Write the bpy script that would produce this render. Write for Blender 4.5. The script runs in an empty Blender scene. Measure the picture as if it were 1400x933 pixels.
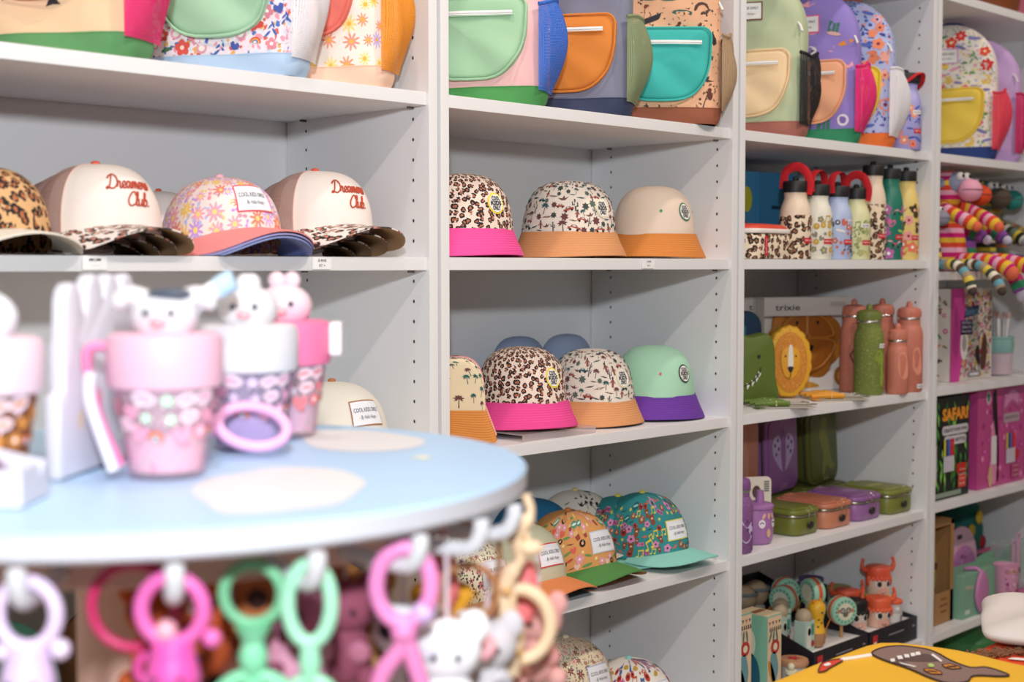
import bpy, bmesh, math, random
from mathutils import Vector as V, Matrix as M4
PI = math.pi
sin, cos = math.sin, math.cos
SC = bpy.context.scene
COL = SC.collection
# ------------------------------------------------------------------ camera
cam_d = bpy.data.cameras.new('camera'); cam = bpy.data.objects.new('camera', cam_d); COL.objects.link(cam)
YAW, PITCH, ROLL = .7941, .0533, -.0008
fw = V((sin(YAW)*cos(PITCH), cos(YAW)*cos(PITCH), -sin(PITCH)))
r0 = V((cos(YAW), -sin(YAW), 0)); u0 = r0.cross(fw)
rt = r0*cos(ROLL) + u0*sin(ROLL); up = u0*cos(ROLL) - r0*sin(ROLL)
cam.matrix_world = M4(((rt.x, up.x, -fw.x, -1.5173), (rt.y, up.y, -fw.y, -1.6301), (rt.z, up.z, -fw.z, 1.3472), (0, 0, 0, 1)))
cam_d.sensor_width = 36; cam_d.lens = 1907/1400*36
cam_d.clip_start = .05
cam_d.dof.use_dof = True; cam_d.dof.focus_distance = 2.38; cam_d.dof.aperture_fstop = 3.9
SC.camera = cam
# ------------------------------------------------------------------ light
SC.view_settings.view_transform = 'Standard'; SC.view_settings.look = 'None'
SC.view_settings.exposure = 0.06; SC.view_settings.gamma = 1.0
SC.view_settings.use_curve_mapping = False
world = bpy.data.worlds.new('world'); SC.world = world; world.use_nodes = True
world.node_tree.nodes['Background'].inputs[0].default_value = (1.0, .86, .76, 1)
world.node_tree.nodes['Background'].inputs[1].default_value = .135
def lamp(name, kind, loc, power, col, size, aim=None, **kw):
    d = bpy.data.lights.new(name, kind); d.energy = power; d.color = col
    if kind == 'AREA': d.size = size
    else: d.shadow_soft_size = size
    for k, v in kw.items(): setattr(d, k, v)
    o = bpy.data.objects.new(name, d); COL.objects.link(o); o.location = loc
    if aim: o.rotation_euler = (V(aim) - V(loc)).to_track_quat('-Z', 'Y').to_euler()
    return o
lamp('soft_lamp', 'POINT', (-1.62, -1.74, 1.74), 104, (.885, .945, 1.0), .045)
for x, y, e in ((-1.5, -1.7, 60), (-.2, -1.7, 58), (1.1, -1.7, 42), (2.4, -1.7, 30)):
    lamp('track_spot', 'SPOT', (x, y, 2.95), e, (1.0, .86, .76), .05, (x+.15, .2, 1.2), spot_size=1.6, spot_blend=.7)
for x, y, e in ((-.5, -.42, 24), (.7, -.42, 20), (1.9, -.42, 11)):
    lamp('downlight', 'SPOT', (x, y, 2.95), e, (1.0, .88, .8), .05, (x, -.20, 0), spot_size=1.9, spot_blend=.6)
# ------------------------------------------------------------------ colour and materials
def lin(h, a=1):
    h = h.lstrip('#'); h = h if len(h) == 6 else ''.join(k*2 for k in h); c = [int(h[i:i+2], 16)/255 for i in (0, 2, 4)]
    return tuple([x/12.92 if x <= .04045 else ((x+.055)/1.055)**2.4 for x in c] + [a])
class NT:
    """small node-tree writer"""
    def __init__(s, name):
        s.mat = bpy.data.materials.new(name); s.mat.use_nodes = True
        s.t = s.mat.node_tree; s.n = s.t.nodes; s.b = s.n['Principled BSDF']; s.out = s.n['Material Output']
    def put(s, sock, v):
        if isinstance(v, bpy.types.NodeSocket): s.t.links.new(v, sock)
        elif isinstance(v, str): sock.default_value = lin(v)
        else: sock.default_value = v
    def m(s, op, a, b=0.0, c=None):
        n = s.n.new('ShaderNodeMath'); n.operation = op; s.put(n.inputs[0], a); s.put(n.inputs[1], b)
        if c is not None: s.put(n.inputs[2], c)
        return n.outputs[0]
    def vm(s, op, a, b=None, sc=None):
        n = s.n.new('ShaderNodeVectorMath'); n.operation = op; s.put(n.inputs[0], a)
        if b is not None: s.put(n.inputs[1], b)
        if sc is not None: s.put(n.inputs['Scale'], sc)
        return n.outputs['Value'] if op in ('LENGTH', 'DOT_PRODUCT', 'DISTANCE') else n.outputs[0]
    def uv(s): return s.n.new('ShaderNodeTexCoord').outputs['UV']
    def obj(s): return s.n.new('ShaderNodeTexCoord').outputs['Object']
    def mix(s, f, a, b):
        n = s.n.new('ShaderNodeMix'); n.data_type = 'RGBA'; s.put(n.inputs[0], f); s.put(n.inputs[6], a); s.put(n.inputs[7], b)
        return n.outputs[2]
    def noise(s, vec, scale, detail=2, out=0):
        n = s.n.new('ShaderNodeTexNoise'); s.put(n.inputs['Vector'], vec); n.inputs['Scale'].default_value = scale; n.inputs['Detail'].default_value = detail
        return n.outputs[out]
    def vor(s, vec, scale, rnd=1.0, feature='F1'):
        n = s.n.new('ShaderNodeTexVoronoi'); n.voronoi_dimensions = '2D'; n.feature = feature
        s.put(n.inputs['Vector'], vec); n.inputs['Scale'].default_value = scale; n.inputs['Randomness'].default_value = rnd
        return n
    def ramp(s, f, stops, mode='CONSTANT'):
        n = s.n.new('ShaderNodeValToRGB'); s.put(n.inputs[0], f); cr = n.color_ramp; cr.interpolation = mode
        while len(cr.elements) < len(stops): cr.elements.new(.5)
        for e, (p, c) in zip(cr.elements, stops): e.position = p; e.color = lin(c)
        return n.outputs[0]
    def sep(s, v):
        n = s.n.new('ShaderNodeSeparateXYZ'); s.put(n.inputs[0], v); return n.outputs
    def rgb(s, c):
        n = s.n.new('ShaderNodeSeparateColor'); s.put(n.inputs[0], c); return n.outputs
    def lt(s, a, b): return s.m('LESS_THAN', a, b)
    def gt(s, a, b): return s.m('GREATER_THAN', a, b)
    def bump(s, h, strength=.3, dist=.001):
        n = s.n.new('ShaderNodeBump'); s.put(n.inputs['Height'], h); n.inputs['Strength'].default_value = strength; n.inputs['Distance'].default_value = dist
        s.t.links.new(n.outputs[0], s.b.inputs['Normal'])
    def done(s, col=None, rough=.8, **kw):
        if col is not None: s.put(s.b.inputs['Base Color'], col)
        s.b.inputs['Roughness'].default_value = rough
        for k, v in kw.items(): s.put(s.b.inputs[k], v)
        return s.mat
_mc = {}
def cached(fn):
    def w(*a, **k):
        key = (fn.__name__, a, tuple(sorted(k.items())))
        if key not in _mc: _mc[key] = fn(*a, **k)
        return _mc[key]
    return w
@cached
def cloth(c, weave=900, amt=.15):
    n = NT('fabric'); o = n.obj()
    v = n.noise(o, weave, 1); w = n.noise(o, 14, 2)
    n.bump(n.m('ADD', n.m('MULTIPLY', v, .25), n.m('MULTIPLY', w, 5.0)), amt, .002)
    return n.done(c, .85)
@cached
def plastic(c, rough=.35, sheen=0):
    n = NT('plastic'); n.bump(n.noise(n.obj(), 60, 2), .02, .001); return n.done(c, rough)
@cached
def matte(c, rough=.6):
    n = NT('painted'); n.bump(n.noise(n.obj(), 180, 2), .04, .0005); return n.done(c, rough)
@cached
def metal(c='#d8d8d6', rough=.25):
    n = NT('metal'); n.bump(n.noise(n.obj(), 300, 1), .02, .0005); return n.done(c, rough, Metallic=1.0)
@cached
def laminate(c='#e9e9ea'):
    n = NT('laminate'); n.bump(n.noise(n.obj(), 500, 2), .03, .0004); return n.done(c, .42)
@cached
def wood(c1='#c99a6b', c2='#b07f50'):
    n = NT('wood'); o = n.obj(); n2 = n.n.new('ShaderNodeMapping'); n.put(n2.inputs[0], o); n2.inputs['Scale'].default_value = (1, 1, .15)
    return n.done(n.mix(n.noise(n2.outputs[0], 90, 3), c1, c2), .55)
@cached
def clear(c='#f4dfe8', rough=.08, mixf=.45):
    """tinted clear plastic: part see-through, part gloss"""
    n = NT('clear_plastic'); tr = n.n.new('ShaderNodeBsdfTransparent'); tr.inputs[0].default_value = lin(c)
    mx = n.n.new('ShaderNodeMixShader'); mx.inputs[0].default_value = mixf
    n.bump(n.noise(n.obj(), 40, 2), .02, .001)
    n.t.links.new(tr.outputs[0], mx.inputs[1]); n.t.links.new(n.b.outputs[0], mx.inputs[2]); n.t.links.new(mx.outputs[0], n.out.inputs[0])
    return n.done(c, rough)
@cached
def net(c, cell=.0022, hole=.3, c2=None):
    """knitted mesh fabric: real see-through holes laid out in metres"""
    n = NT('mesh_fabric'); u = n.uv(); s = n.sep(u)
    k = 2*PI/cell
    a = n.m('SINE', n.m('MULTIPLY', n.m('ADD', s[0], s[1]), k)); b = n.m('SINE', n.m('MULTIPLY', n.m('SUBTRACT', s[0], s[1]), k))
    f = n.m('MULTIPLY', a, b)
    h = n.gt(f, 1-2*hole*.9)
    tr = n.n.new('ShaderNodeBsdfTransparent'); mx = n.n.new('ShaderNodeMixShader')
    n.put(mx.inputs[0], h); n.t.links.new(n.b.outputs[0], mx.inputs[1]); n.t.links.new(tr.outputs[0], mx.inputs[2]); n.t.links.new(mx.outputs[0], n.out.inputs[0])
    n.bump(f, .4, .0008)
    return n.done(c, .75)
@cached
def leopard(base='#eddccb', spot='#a35f42', dark='#1d1a1e', pitch=.0125):
    n = NT('leopard_print'); u = n.uv()
    d = n.vm('SUBTRACT', n.noise(u, 130, 2, 1), (.5, .5, .5)); u2 = n.vm('ADD', u, n.vm('SCALE', d, sc=pitch*.75))
    vo = n.vor(u2, 1/pitch, .8); r = vo.outputs['Distance']
    gap = n.noise(u2, 1.4/pitch, 1)
    ring = n.m('MULTIPLY', n.m('MULTIPLY', n.gt(r, .2), n.lt(r, .44)), n.gt(gap, .4))
    c = n.mix(n.lt(r, .25), base, spot); c = n.mix(ring, c, dark)
    n.bump(n.noise(n.obj(), 900, 1), .1, .001)
    return n.done(c, .85)
@cached
def flowers(base, pal, pitch=.02, petals=5, rad=.42, core='#f2c94c', leaf=None, seed=0.0, lp=.5):
    """printed flower cloth: random coloured flowers, optional leaf flecks between"""
    n = NT('flower_print'); u = n.vm('ADD', n.uv(), (seed, seed*.7, 0)); c = base
    def layer(u, pitch, petals, rad, pal, depth, core, c, lobes):
        vo = n.vor(u, 1/pitch, .65); loc = n.vm('SCALE', n.vm('SUBTRACT', u, vo.outputs['Position']), sc=1/pitch)
        s = n.sep(loc); rr = n.vm('LENGTH', n.vm('MULTIPLY', loc, (1, 1, 0))); a = n.m('ARCTAN2', s[1], s[0]); cr = n.rgb(vo.outputs['Color'])
        R = n.m('MULTIPLY_ADD', n.m('COSINE', n.m('MULTIPLY_ADD', a, float(petals), n.m('MULTIPLY', cr[1], 6.28))), depth, 1-depth)
        R = n.m('MULTIPLY', R, n.m('MULTIPLY_ADD', cr[2], rad*.5, rad*.62))
        k = len(pal); col = n.ramp(cr[0], [(i/k, p) for i, p in enumerate(pal)])
        c = n.mix(n.lt(rr, R), c, col)
        if core: c = n.mix(n.lt(rr, rad*.24), c, core)
        return c
    if leaf:
        c = layer(n.vm('ADD', u, (pitch*.37, pitch*.61, 0)), pitch*lp, 2, .48, leaf, .5, None, c, 0)
    c = layer(u, pitch, petals, rad, list(pal), .3, core, c, 1)
    n.bump(n.noise(n.obj(), 900, 1), .1, .001)
    return n.done(c, .85)
@cached
def flecks(base, pal, pitch=.008, seed=0.0, rad=.4, skip=.35):
    """small scattered marks of several colours"""
    n = NT('fleck_print'); u = n.vm('ADD', n.uv(), (seed, seed*.3, 0))
    d = n.vm('SUBTRACT', n.noise(u, 1.5/pitch, 2, 1), (.5, .5, .5)); u2 = n.vm('ADD', u, n.vm('SCALE', d, sc=pitch*1.2))
    vo = n.vor(u2, 1/pitch, .9); cr = n.rgb(vo.outputs['Color']); k = len(pal)
    col = n.ramp(cr[0], [(i/k, p) for i, p in enumerate(pal)])
    m = n.m('MULTIPLY', n.lt(vo.outputs['Distance'], n.m('MULTIPLY_ADD', cr[2], rad*.5, rad*.5)), n.gt(cr[1], skip))
    n.bump(n.noise(n.obj(), 900, 1), .1, .001)
    return n.done(n.mix(m, base, col), .8)
@cached
def stripes(pal, widths, axis=1, rough=.9):
    """repeating knitted bands along a UV axis, widths in metres"""
    n = NT('knit_stripes'); s = n.sep(n.uv()); tot = sum(widths)
    f = n.m('FRACT', n.m('DIVIDE', s[axis], tot)); st = []; acc = 0
    for c, w in zip(pal, widths): st.append((acc/tot, c)); acc += w
    n.bump(n.m('ADD', n.noise(n.obj(), 500, 2), n.m('SINE', n.m('MULTIPLY', s[axis], 2*PI/.004))), .25, .0012)
    return n.done(n.ramp(f, st), rough)
# ------------------------------------------------------------------ mesh builder
_tc = {}
def text_geo(body, shear=0, bold=0):
    k = (body, shear, bold)
    if k not in _tc:
        cu = bpy.data.curves.new('lettering', 'FONT'); cu.body = body; cu.size = 1; cu.align_x = 'CENTER'; cu.align_y = 'CENTER'; cu.resolution_u = 2; cu.shear = shear; cu.offset = bold
        ob = bpy.data.objects.new('lettering', cu); me = bpy.data.meshes.new_from_object(ob)
        vs = [(v.co.x, v.co.y) for v in me.vertices]; fs = [tuple(p.vertices) for p in me.polygons]
        xs = [v[0] for v in vs]; ys = [v[1] for v in vs]
        w = max(xs)-min(xs); cx = (max(xs)+min(xs))/2; cy = (max(ys)+min(ys))/2
        _tc[k] = ([(x-cx, y-cy) for x, y in vs], fs, w, max(ys)-min(ys))
        bpy.data.objects.remove(ob); bpy.data.curves.remove(cu); bpy.data.meshes.remove(me)
    return _tc[k]
class MB:
    def __init__(s): s.v = []; s.f = []; s.m = []; s.uv = []; s.mats = []; s.X = None; s.wn = False
    def mi(s, mat):
        if mat not in s.mats: s.mats.append(mat)
        return s.mats.index(mat)
    def pt(s, p): s.v.append(tuple(s.X @ V(p)) if s.X else tuple(p)); return len(s.v)-1
    def face(s, idx, mat, uv=None): s.f.append(tuple(idx)); s.m.append(s.mi(mat)); s.uv.append(uv)
    def grid(s, fn, nu, nv, mat, wrap=False, uvs=(1, 1), uv0=(0, 0)):
        b = len(s.v); c = nu if wrap else nu+1
        for j in range(nv+1):
            for i in range(c): s.pt(fn(i/nu, j/nv))
        for j in range(nv):
            for i in range(nu):
                i2 = (i+1) % c
                m_ = mat(i/nu, j/nv) if callable(mat) else mat
                s.face((b+j*c+i, b+j*c+i2, b+(j+1)*c+i2, b+(j+1)*c+i), m_,
                       [(uv0[0]+uvs[0]*a/nu, uv0[1]+uvs[1]*d/nv) for a, d in ((i, j), (i+1, j), (i+1, j+1), (i, j+1))])
    def lathe(s, prof, mat, n=32, c=(0, 0, 0), sx=1, sy=1, mats=None):
        L = [0]
        for a, b_ in zip(prof, prof[1:]): L.append(L[-1]+math.hypot(b_[0]-a[0], b_[1]-a[1]))
        rm = max(p[0] for p in prof); b = len(s.v)
        for r, z in prof:
            for i in range(n):
                t = 2*PI*i/n; s.pt((c[0]+sx*r*sin(t), c[1]-sy*r*cos(t), c[2]+z))
        for j in range(len(prof)-1):
            for i in range(n):
                i2 = (i+1) % n
                s.face((b+j*n+i, b+j*n+i2, b+(j+1)*n+i2, b+(j+1)*n+i), mats[j] if mats else mat,
                       [(2*PI*rm*a/n, L[d]) for a, d in ((i, j), (i+1, j), (i+1, j+1), (i, j+1))])
        return s
    def bm(s, bm, mat, X=None):
        b = len(s.v)
        for i, v in enumerate(bm.verts): v.index = i; s.pt(X @ v.co if X else v.co)
        for f in bm.faces:
            n = f.normal; a = max(range(3), key=lambda k: abs(n[k])); o = [k for k in range(3) if k != a]
            s.face([b+v.index for v in f.verts], mat, [(v.co[o[0]], v.co[o[1]]) for v in f.verts])
        bm.free()
    def box(s, c, d, mat, r=.002, seg=2, X=None):
        s.wn = True; bm = bmesh.new(); bmesh.ops.create_cube(bm, size=1)
        bmesh.ops.scale(bm, vec=d, verts=bm.verts); bmesh.ops.translate(bm, vec=c, verts=bm.verts)
        if r > 0: bmesh.ops.bevel(bm, geom=bm.edges[:], offset=min(r, min(d)*.49), segments=seg, affect='EDGES', profile=.5)
        bm.normal_update(); s.bm(bm, mat, X); return s
    def tube(s, path, r, mat, n=8, closed=False, caps=True, fx=1.0):
        path = [V(p) for p in path]; N = len(path); rad = r if isinstance(r, (list, tuple)) else [r]*N
        T = []
        for i in range(N):
            a = path[i-1] if (i or closed) else path[0]; b_ = path[(i+1) % N] if (i < N-1 or closed) else path[-1]
            T.append((b_-a).normalized())
        ref = V((0, 0, 1)) if abs(T[0].z) < .9 else V((1, 0, 0)); nrm = T[0].cross(ref).normalized(); b = len(s.v); acc = 0; Ls = []
        for i in range(N):
            if i: acc += (path[i]-path[i-1]).length
            Ls.append(acc); nrm = (nrm - T[i]*nrm.dot(T[i])).normalized(); bi = T[i].cross(nrm)
            for k in range(n):
                t = 2*PI*k/n; s.pt(path[i] + (nrm*cos(t) + bi*sin(t)*fx)*rad[i])
        for i in range(N if closed else N-1):
            j = (i+1) % N
            for k in range(n):
                k2 = (k+1) % n; l2 = Ls[j] if j else acc
                s.face((b+i*n+k, b+i*n+k2, b+j*n+k2, b+j*n+k), mat, [(k/n*2*PI*rad[i], Ls[i]), ((k+1)/n*2*PI*rad[i], Ls[i]), ((k+1)/n*2*PI*rad[i], l2), (k/n*2*PI*rad[i], l2)])
        if caps and not closed:
            s.face([b+k for k in range(n)], mat); s.face([b+(N-1)*n+k for k in range(n)][::-1], mat)
        return s
    def ball(s, c, r, mat, n=16, m=10, sc=(1, 1, 1)):
        return s.lathe([(max(r*sin(PI*j/m), 1e-5), -r*cos(PI*j/m)*sc[2]) for j in range(m+1)], mat, n, c, sc[0], sc[1])
    def slab(s, poly, t, mat, fn=None, r=0, side=None):
        """outline poly (x, y) raised from 0 to t along the third axis, with a rounded rim; fn maps (x, y, h) to space"""
        fn = fn or (lambda x, y, h: (x, y, h)); N = len(poly)
        ar = sum(poly[i-1][0]*poly[i][1]-poly[i][0]*poly[i-1][1] for i in range(N)); sg = 1 if ar > 0 else -1
        nr = []
        for i in range(N):
            a, c = poly[i-1], poly[(i+1) % N]; dx, dy = c[0]-a[0], c[1]-a[1]; l = math.hypot(dx, dy) or 1; nr.append((-dy/l*sg, dx/l*sg))
        lv = [(0, 0), (0, t)] if r <= 0 else [(r, 0), (r*.3, r*.3), (0, r), (0, t-r), (r*.3, t-r*.3), (r, t)]
        b = len(s.v); Ls = [0]
        for i in range(N): Ls.append(Ls[-1]+math.hypot(poly[(i+1) % N][0]-poly[i][0], poly[(i+1) % N][1]-poly[i][1]))
        for ins, h in lv:
            for (x, y), (nx, ny) in zip(poly, nr): s.pt(fn(x+nx*ins, y+ny*ins, h))
        for k in range(len(lv)-1):
            for i in range(N):
                j = (i+1) % N; s.face((b+k*N+i, b+k*N+j, b+(k+1)*N+j, b+(k+1)*N+i), side or mat, [(Ls[i], lv[k][1]), (Ls[i+1], lv[k][1]), (Ls[i+1], lv[k+1][1]), (Ls[i], lv[k+1][1])])
        s.face([b+i for i in range(N)][::-1], side or mat, [p for p in poly][::-1]); q = b+(len(lv)-1)*N
        s.face([q+i for i in range(N)], mat, [p for p in poly]); return s
    def decal(s, poly, fn, mat, cx=0, cy=0, sc=1, rot=0):
        c_, s_ = cos(rot)*sc, sin(rot)*sc
        P = [(cx+x*c_-y*s_, cy+x*s_+y*c_) for x, y in poly]
        s.face([s.pt(fn(x, y)) for x, y in P], mat, P); return s
    def patch(s, w, h, fn, mat, cx=0, cy=0, nx=6, ny=3, rot=0):
        c_, s_ = cos(rot), sin(rot)
        def g(a, b_):
            x, y = (a-.5)*w, (b_-.5)*h; return fn(cx+x*c_-y*s_, cy+x*s_+y*c_)
        s.grid(g, nx, ny, mat, uvs=(w, h)); return s
    def text(s, body, size, fn, mat, cx=0, cy=0, rot=0, shear=0, width=None, bold=0):
        vs, fs, w, h = text_geo(body, shear, bold); k = size if width is None else width/w
        ky = size; c_, s_ = cos(rot), sin(rot); b = len(s.v)
        for x, y in vs: x, y = x*k, y*ky; s.pt(fn(cx+x*c_-y*s_, cy+x*s_+y*c_))
        for f in fs: s.face([b+i for i in f], mat)
        return s
    def build(s, name, parent=None, loc=None, rz=0, angle=42, weld=True):
        bm = bmesh.new(); vs = [bm.verts.new(v) for v in s.v]; L = bm.loops.layers.uv.new('UVMap')
        for f, m_, uv in zip(s.f, s.m, s.uv):
            try: F = bm.faces.new([vs[i] for i in f])
            except ValueError: continue
            F.material_index = m_; F.smooth = True
            if uv:
                for l, c in zip(F.loops, uv): l[L].uv = c
        if weld:
            bmesh.ops.remove_doubles(bm, verts=bm.verts, dist=2e-5)
        bmesh.ops.recalc_face_normals(bm, faces=bm.faces)
        me = bpy.data.meshes.new(name); bm.to_mesh(me); bm.free()
        for m_ in s.mats: me.materials.append(m_)
        me.set_sharp_from_angle(angle=math.radians(angle))
        o = bpy.data.objects.new(name, me); COL.objects.link(o)
        if s.wn: o.modifiers.new('weighted_normals', 'WEIGHTED_NORMAL').keep_sharp = True
        if parent: o.parent = parent
        if loc is not None: o.location = loc
        o.rotation_euler.z = rz
        return o
def tag(o, label, cat, group=None, kind=None):
    o['label'] = label; o['category'] = cat
    if group: o['group'] = group
    if kind: o['kind'] = kind
    return o
def thing(name, loc, label, cat, rz=0, group=None):
    o = bpy.data.objects.new(name, None); COL.objects.link(o); o.location = (loc[0], loc[1], loc[2]+.0007); o.rotation_euler.z = rz; o.empty_display_size = .03
    return tag(o, label, cat, group)
def plabel(o, label): o['label'] = label; return o
def copy_tree(o, parent=None):
    c = o.copy(); COL.objects.link(c)
    if parent: c.parent = parent
    for ch in list(o.children): copy_tree(ch, c)
    return c
def circ(n, r=1, sx=1, sy=1, a0=0): return [(r*sx*cos(a0+2*PI*i/n), r*sy*sin(a0+2*PI*i/n)) for i in range(n)]
def rrect(w, h, r, n=5):
    P = []
    for cx, cy, a in ((w/2-r, h/2-r, 0), (-w/2+r, h/2-r, PI/2), (-w/2+r, -h/2+r, PI), (w/2-r, -h/2+r, 1.5*PI)):
        P += [(cx+r*cos(a+PI/2*i/n), cy+r*sin(a+PI/2*i/n)) for i in range(n+1)]
    return P
def spline(pts, n=8, closed=False):
    P = [V(p) if len(p) == 3 else V((p[0], p[1], 0)) for p in pts]; N = len(P); out = []
    for i in range(N if closed else N-1):
        a, b_, c, d = (P[(i-1) % N], P[i], P[(i+1) % N], P[(i+2) % N]) if closed else (P[max(i-1, 0)], P[i], P[i+1], P[min(i+2, N-1)])
        for k in range(n):
            t = k/n; out.append(.5*((2*b_)+(c-a)*t+(2*a-5*b_+4*c-d)*t*t+(3*b_-a-3*c+d)*t**3))
    if not closed: out.append(P[-1])
    return out
def sp2(pts, n=6, closed=True): return [(p.x, p.y) for p in spline(pts, n, closed)]
WHITE = '#f1f0f0'; BLACK = '#18171a'
# ------------------------------------------------------------------ setting
UW, UT = .764, .0429            # inner width of a bookcase, gap between two inner faces
UX = [-(UW+UT), 0, UW+UT, 2*(UW+UT)]
SHELF = [[2.01, 1.62, 1.362, 1.047, .757, .44, .10]]*3 + [[2.01, 1.62, 1.334, 1.051, .764, .44, .10]]
def structure():
    n = NT('floor_boards'); o = n.obj(); s = n.sep(o)
    bx = n.m('FRACT', n.m('DIVIDE', s[1], .18)); col = n.mix(n.noise(o, 6, 4), '#c4b5a2', '#d3c4b0'); col = n.mix(n.lt(bx, .02), col, '#a2937f')
    fm = n.done(col, .5)
    m = MB(); m.box((.8, -1.6, -.02), (8, 5, .04), fm, 0); f = m.build('floor'); f['kind'] = 'structure'
    m = MB(); m.box((.8, .47, 1.4), (8, .08, 2.8), matte('#e4dfd8', .8), 0); f = m.build('wall_back'); f['kind'] = 'structure'
structure()
hole_m = matte('#2a2725', .5)
def bookcase(k, label):
    lam = laminate(); x0 = UX[k]
    t = thing('bookcase', (x0+UW/2, .2, 0), label, 'shelving unit', group='tall white bookcases along the wall'); t.location.z = 0
    for sd in (-1, 1):
        m = MB(); m.box((sd*(UW/2+.009), -.015, 1.15), (.018, .37, 2.3), lam, .0012)
        for z in [.3+.032*i for i in range(61)]:
            for y in (.0375, .315):
                if any(abs(z-sz) < .026 for sz in SHELF[k]) or y > .1 and k == 3: continue
                c = [(-.2+y+.0022*cos(a*PI/4), z+.003*sin(a*PI/4)) for a in range(8)]
                m.face([m.pt((sd*UW/2-sd*.0003, p[0], p[1])) for p in c], hole_m)
        o = m.build('side_panel', t); 
    m = MB(); m.box((0, .176, 1.15), (UW+.03, .008, 2.29), lam, 0); m.build('back_panel', t)
    m = MB(); m.box((0, -.005, 2.31), (UW+.036, .39, .02), lam, .001); m.build('top_panel', t)
    m = MB(); m.box((0, -.165, .04), (UW, .018, .08), lam, .001); m.build('plinth', t)
    for z in SHELF[k]:
        m = MB(); m.box((0, -.0115, z-.0103), (UW-.0006, .366, .0206), lam, .001); sh = m.build('shelf', t)
        if z in SHELF[k][1:5]:
            for y in (.0375, .315):
                m = MB(); m.tube([(UW/2-.0001, -.2+y, z-.0225), (UW/2-.012, -.2+y, z-.0225)], .0021, metal('#77736d', .4), 8); m.build('shelf_pin', sh)
for k, l in enumerate(('tall white bookcase holding trucker caps behind the round table', 'tall white bookcase holding bucket hats on two shelves',
                       'tall white bookcase holding drinking bottles and lunch boxes', 'tall white bookcase holding striped soft toys and craft kits')):
    bookcase(k, l)
# ------------------------------------------------------------------ printing on surfaces
def on(S, off=.0006):
    """lift a surface map S(x, y) outwards so prints and patches lie on top of it"""
    def f(x, y):
        p = V(S(x, y)); a = V(S(x+.0008, y)); b = V(S(x, y+.0008)); n = (a-p).cross(b-p)
        return p + (n.normalized()*off if n.length > 0 else n)
    return f
def ell(cx, cy, rx, ry, n=12, a=0): return [(cx+rx*cos(t)*cos(a)-ry*sin(t)*sin(a), cy+rx*cos(t)*sin(a)+ry*sin(t)*cos(a)) for t in [2*PI*i/n for i in range(n)]]
def box2(x0, y0, x1, y1): return [(x0, y0), (x1, y0), (x1, y1), (x0, y1)]
def star2(n, r1, r2, cx=0, cy=0, a0=PI/2): return [(cx+(r1 if i % 2 == 0 else r2)*cos(a0+PI*i/n), cy+(r1 if i % 2 == 0 else r2)*sin(a0+PI*i/n)) for i in range(2*n)]
def m_palm(tr='#4a3a3a', lf='#2f5f5c'):
    L = [([(-.04, -.5), (.04, -.5), (.03, .15), (-.02, .15)], tr)]
    for a, l in ((.2, .42), (.9, .36), (1.6, .34), (2.3, .38), (2.95, .42), (-.35, .34), (3.5, .34)):
        c, s_ = cos(a), sin(a); L.append(([(0, .15), (c*l*.5-s_*.08, .15+s_*l*.5+c*.08), (c*l, .15+s_*l-.06), (c*l*.5+s_*.06, .15+s_*l*.5-c*.06)], lf))
    return L
def m_car(c='#31586a'): return [([(-.5, -.1), (.5, -.1), (.5, .08), (.28, .1), (.16, .26), (-.2, .26), (-.3, .1), (-.5, .08)], c), (ell(-.28, -.12, .1, .1), '#1c1b1f'), (ell(.28, -.12, .1, .1), '#1c1b1f'), (box2(-.14, .12, .12, .22), '#c9d4d2')]
def m_bush(c='#3f4a48'): return [(star2(7, .36, .22), c)]
def m_person(c='#8a3d3a', d='#3a2c30'): return [([(-.1, -.5), (.1, -.5), (.14, .15), (-.14, .15)], c), (ell(0, .28, .1, .13), d), ([(-.28, -.1), (-.1, .1), (-.1, .0), (-.24, -.2)], c), ([(.28, -.1), (.1, .1), (.1, .0), (.24, -.2)], c)]
def m_cactus(c='#44504a'): return [(box2(-.06, -.5, .06, .5), c), (box2(-.26, .0, -.06, .08), c), (box2(-.26, .0, -.18, .3), c), (box2(.06, -.15, .24, -.07), c), (box2(.16, -.15, .24, .2), c)]
def m_dash(c='#5a4a4a'): return [([(-.5, 0), (-.1, .08), (.5, .03), (.1, -.07)], c)]
def m_bird(c='#6e4545'): return [([(-.5, .1), (-.1, .02), (.1, .25), (.15, 0), (.5, .12), (.15, -.15), (-.15, -.14)], c)]
def m_note(c='#e7d33f'): return [(ell(-.28, -.3, .16, .13), c), (ell(.28, -.22, .16, .13), c), (box2(-.18, -.3, -.1, .42), c), (box2(.36, -.22, .44, .5), c), ([(-.18, .28), (.44, .38), (.44, .55), (-.18, .45)], c)]
def m_deck(c='#e879b5'): return [([(-.55, -.25), (.55, -.3), (.42, .25), (-.42, .25)], c), (ell(-.2, -.02, .17, .16), '#23191c'), (ell(.25, -.02, .15, .15), '#23191c'), (ell(.25, -.02, .05, .05), '#f3d3e2'), (ell(-.2, -.02, .05, .05), '#f3d3e2')]
def m_bear(c='#8b4a2e'): return [(ell(-.2, .3, .12, .12), c), (ell(.2, .3, .12, .12), c), (ell(0, .1, .28, .26), c), (ell(0, -.3, .24, .25), c), (ell(0, .03, .12, .1), '#e9b79a'), (ell(-.1, .16, .035, .04, 8), '#1a1416'), (ell(.1, .16, .035, .04, 8), '#1a1416')]
def m_disc(c='#2b2224', d='#f0b48a'): return [(ell(0, 0, .38, .38, 16), c), (ell(0, 0, .15, .15), d), (ell(.12, .2, .06, .04, 8), '#efe6dc')]
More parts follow.
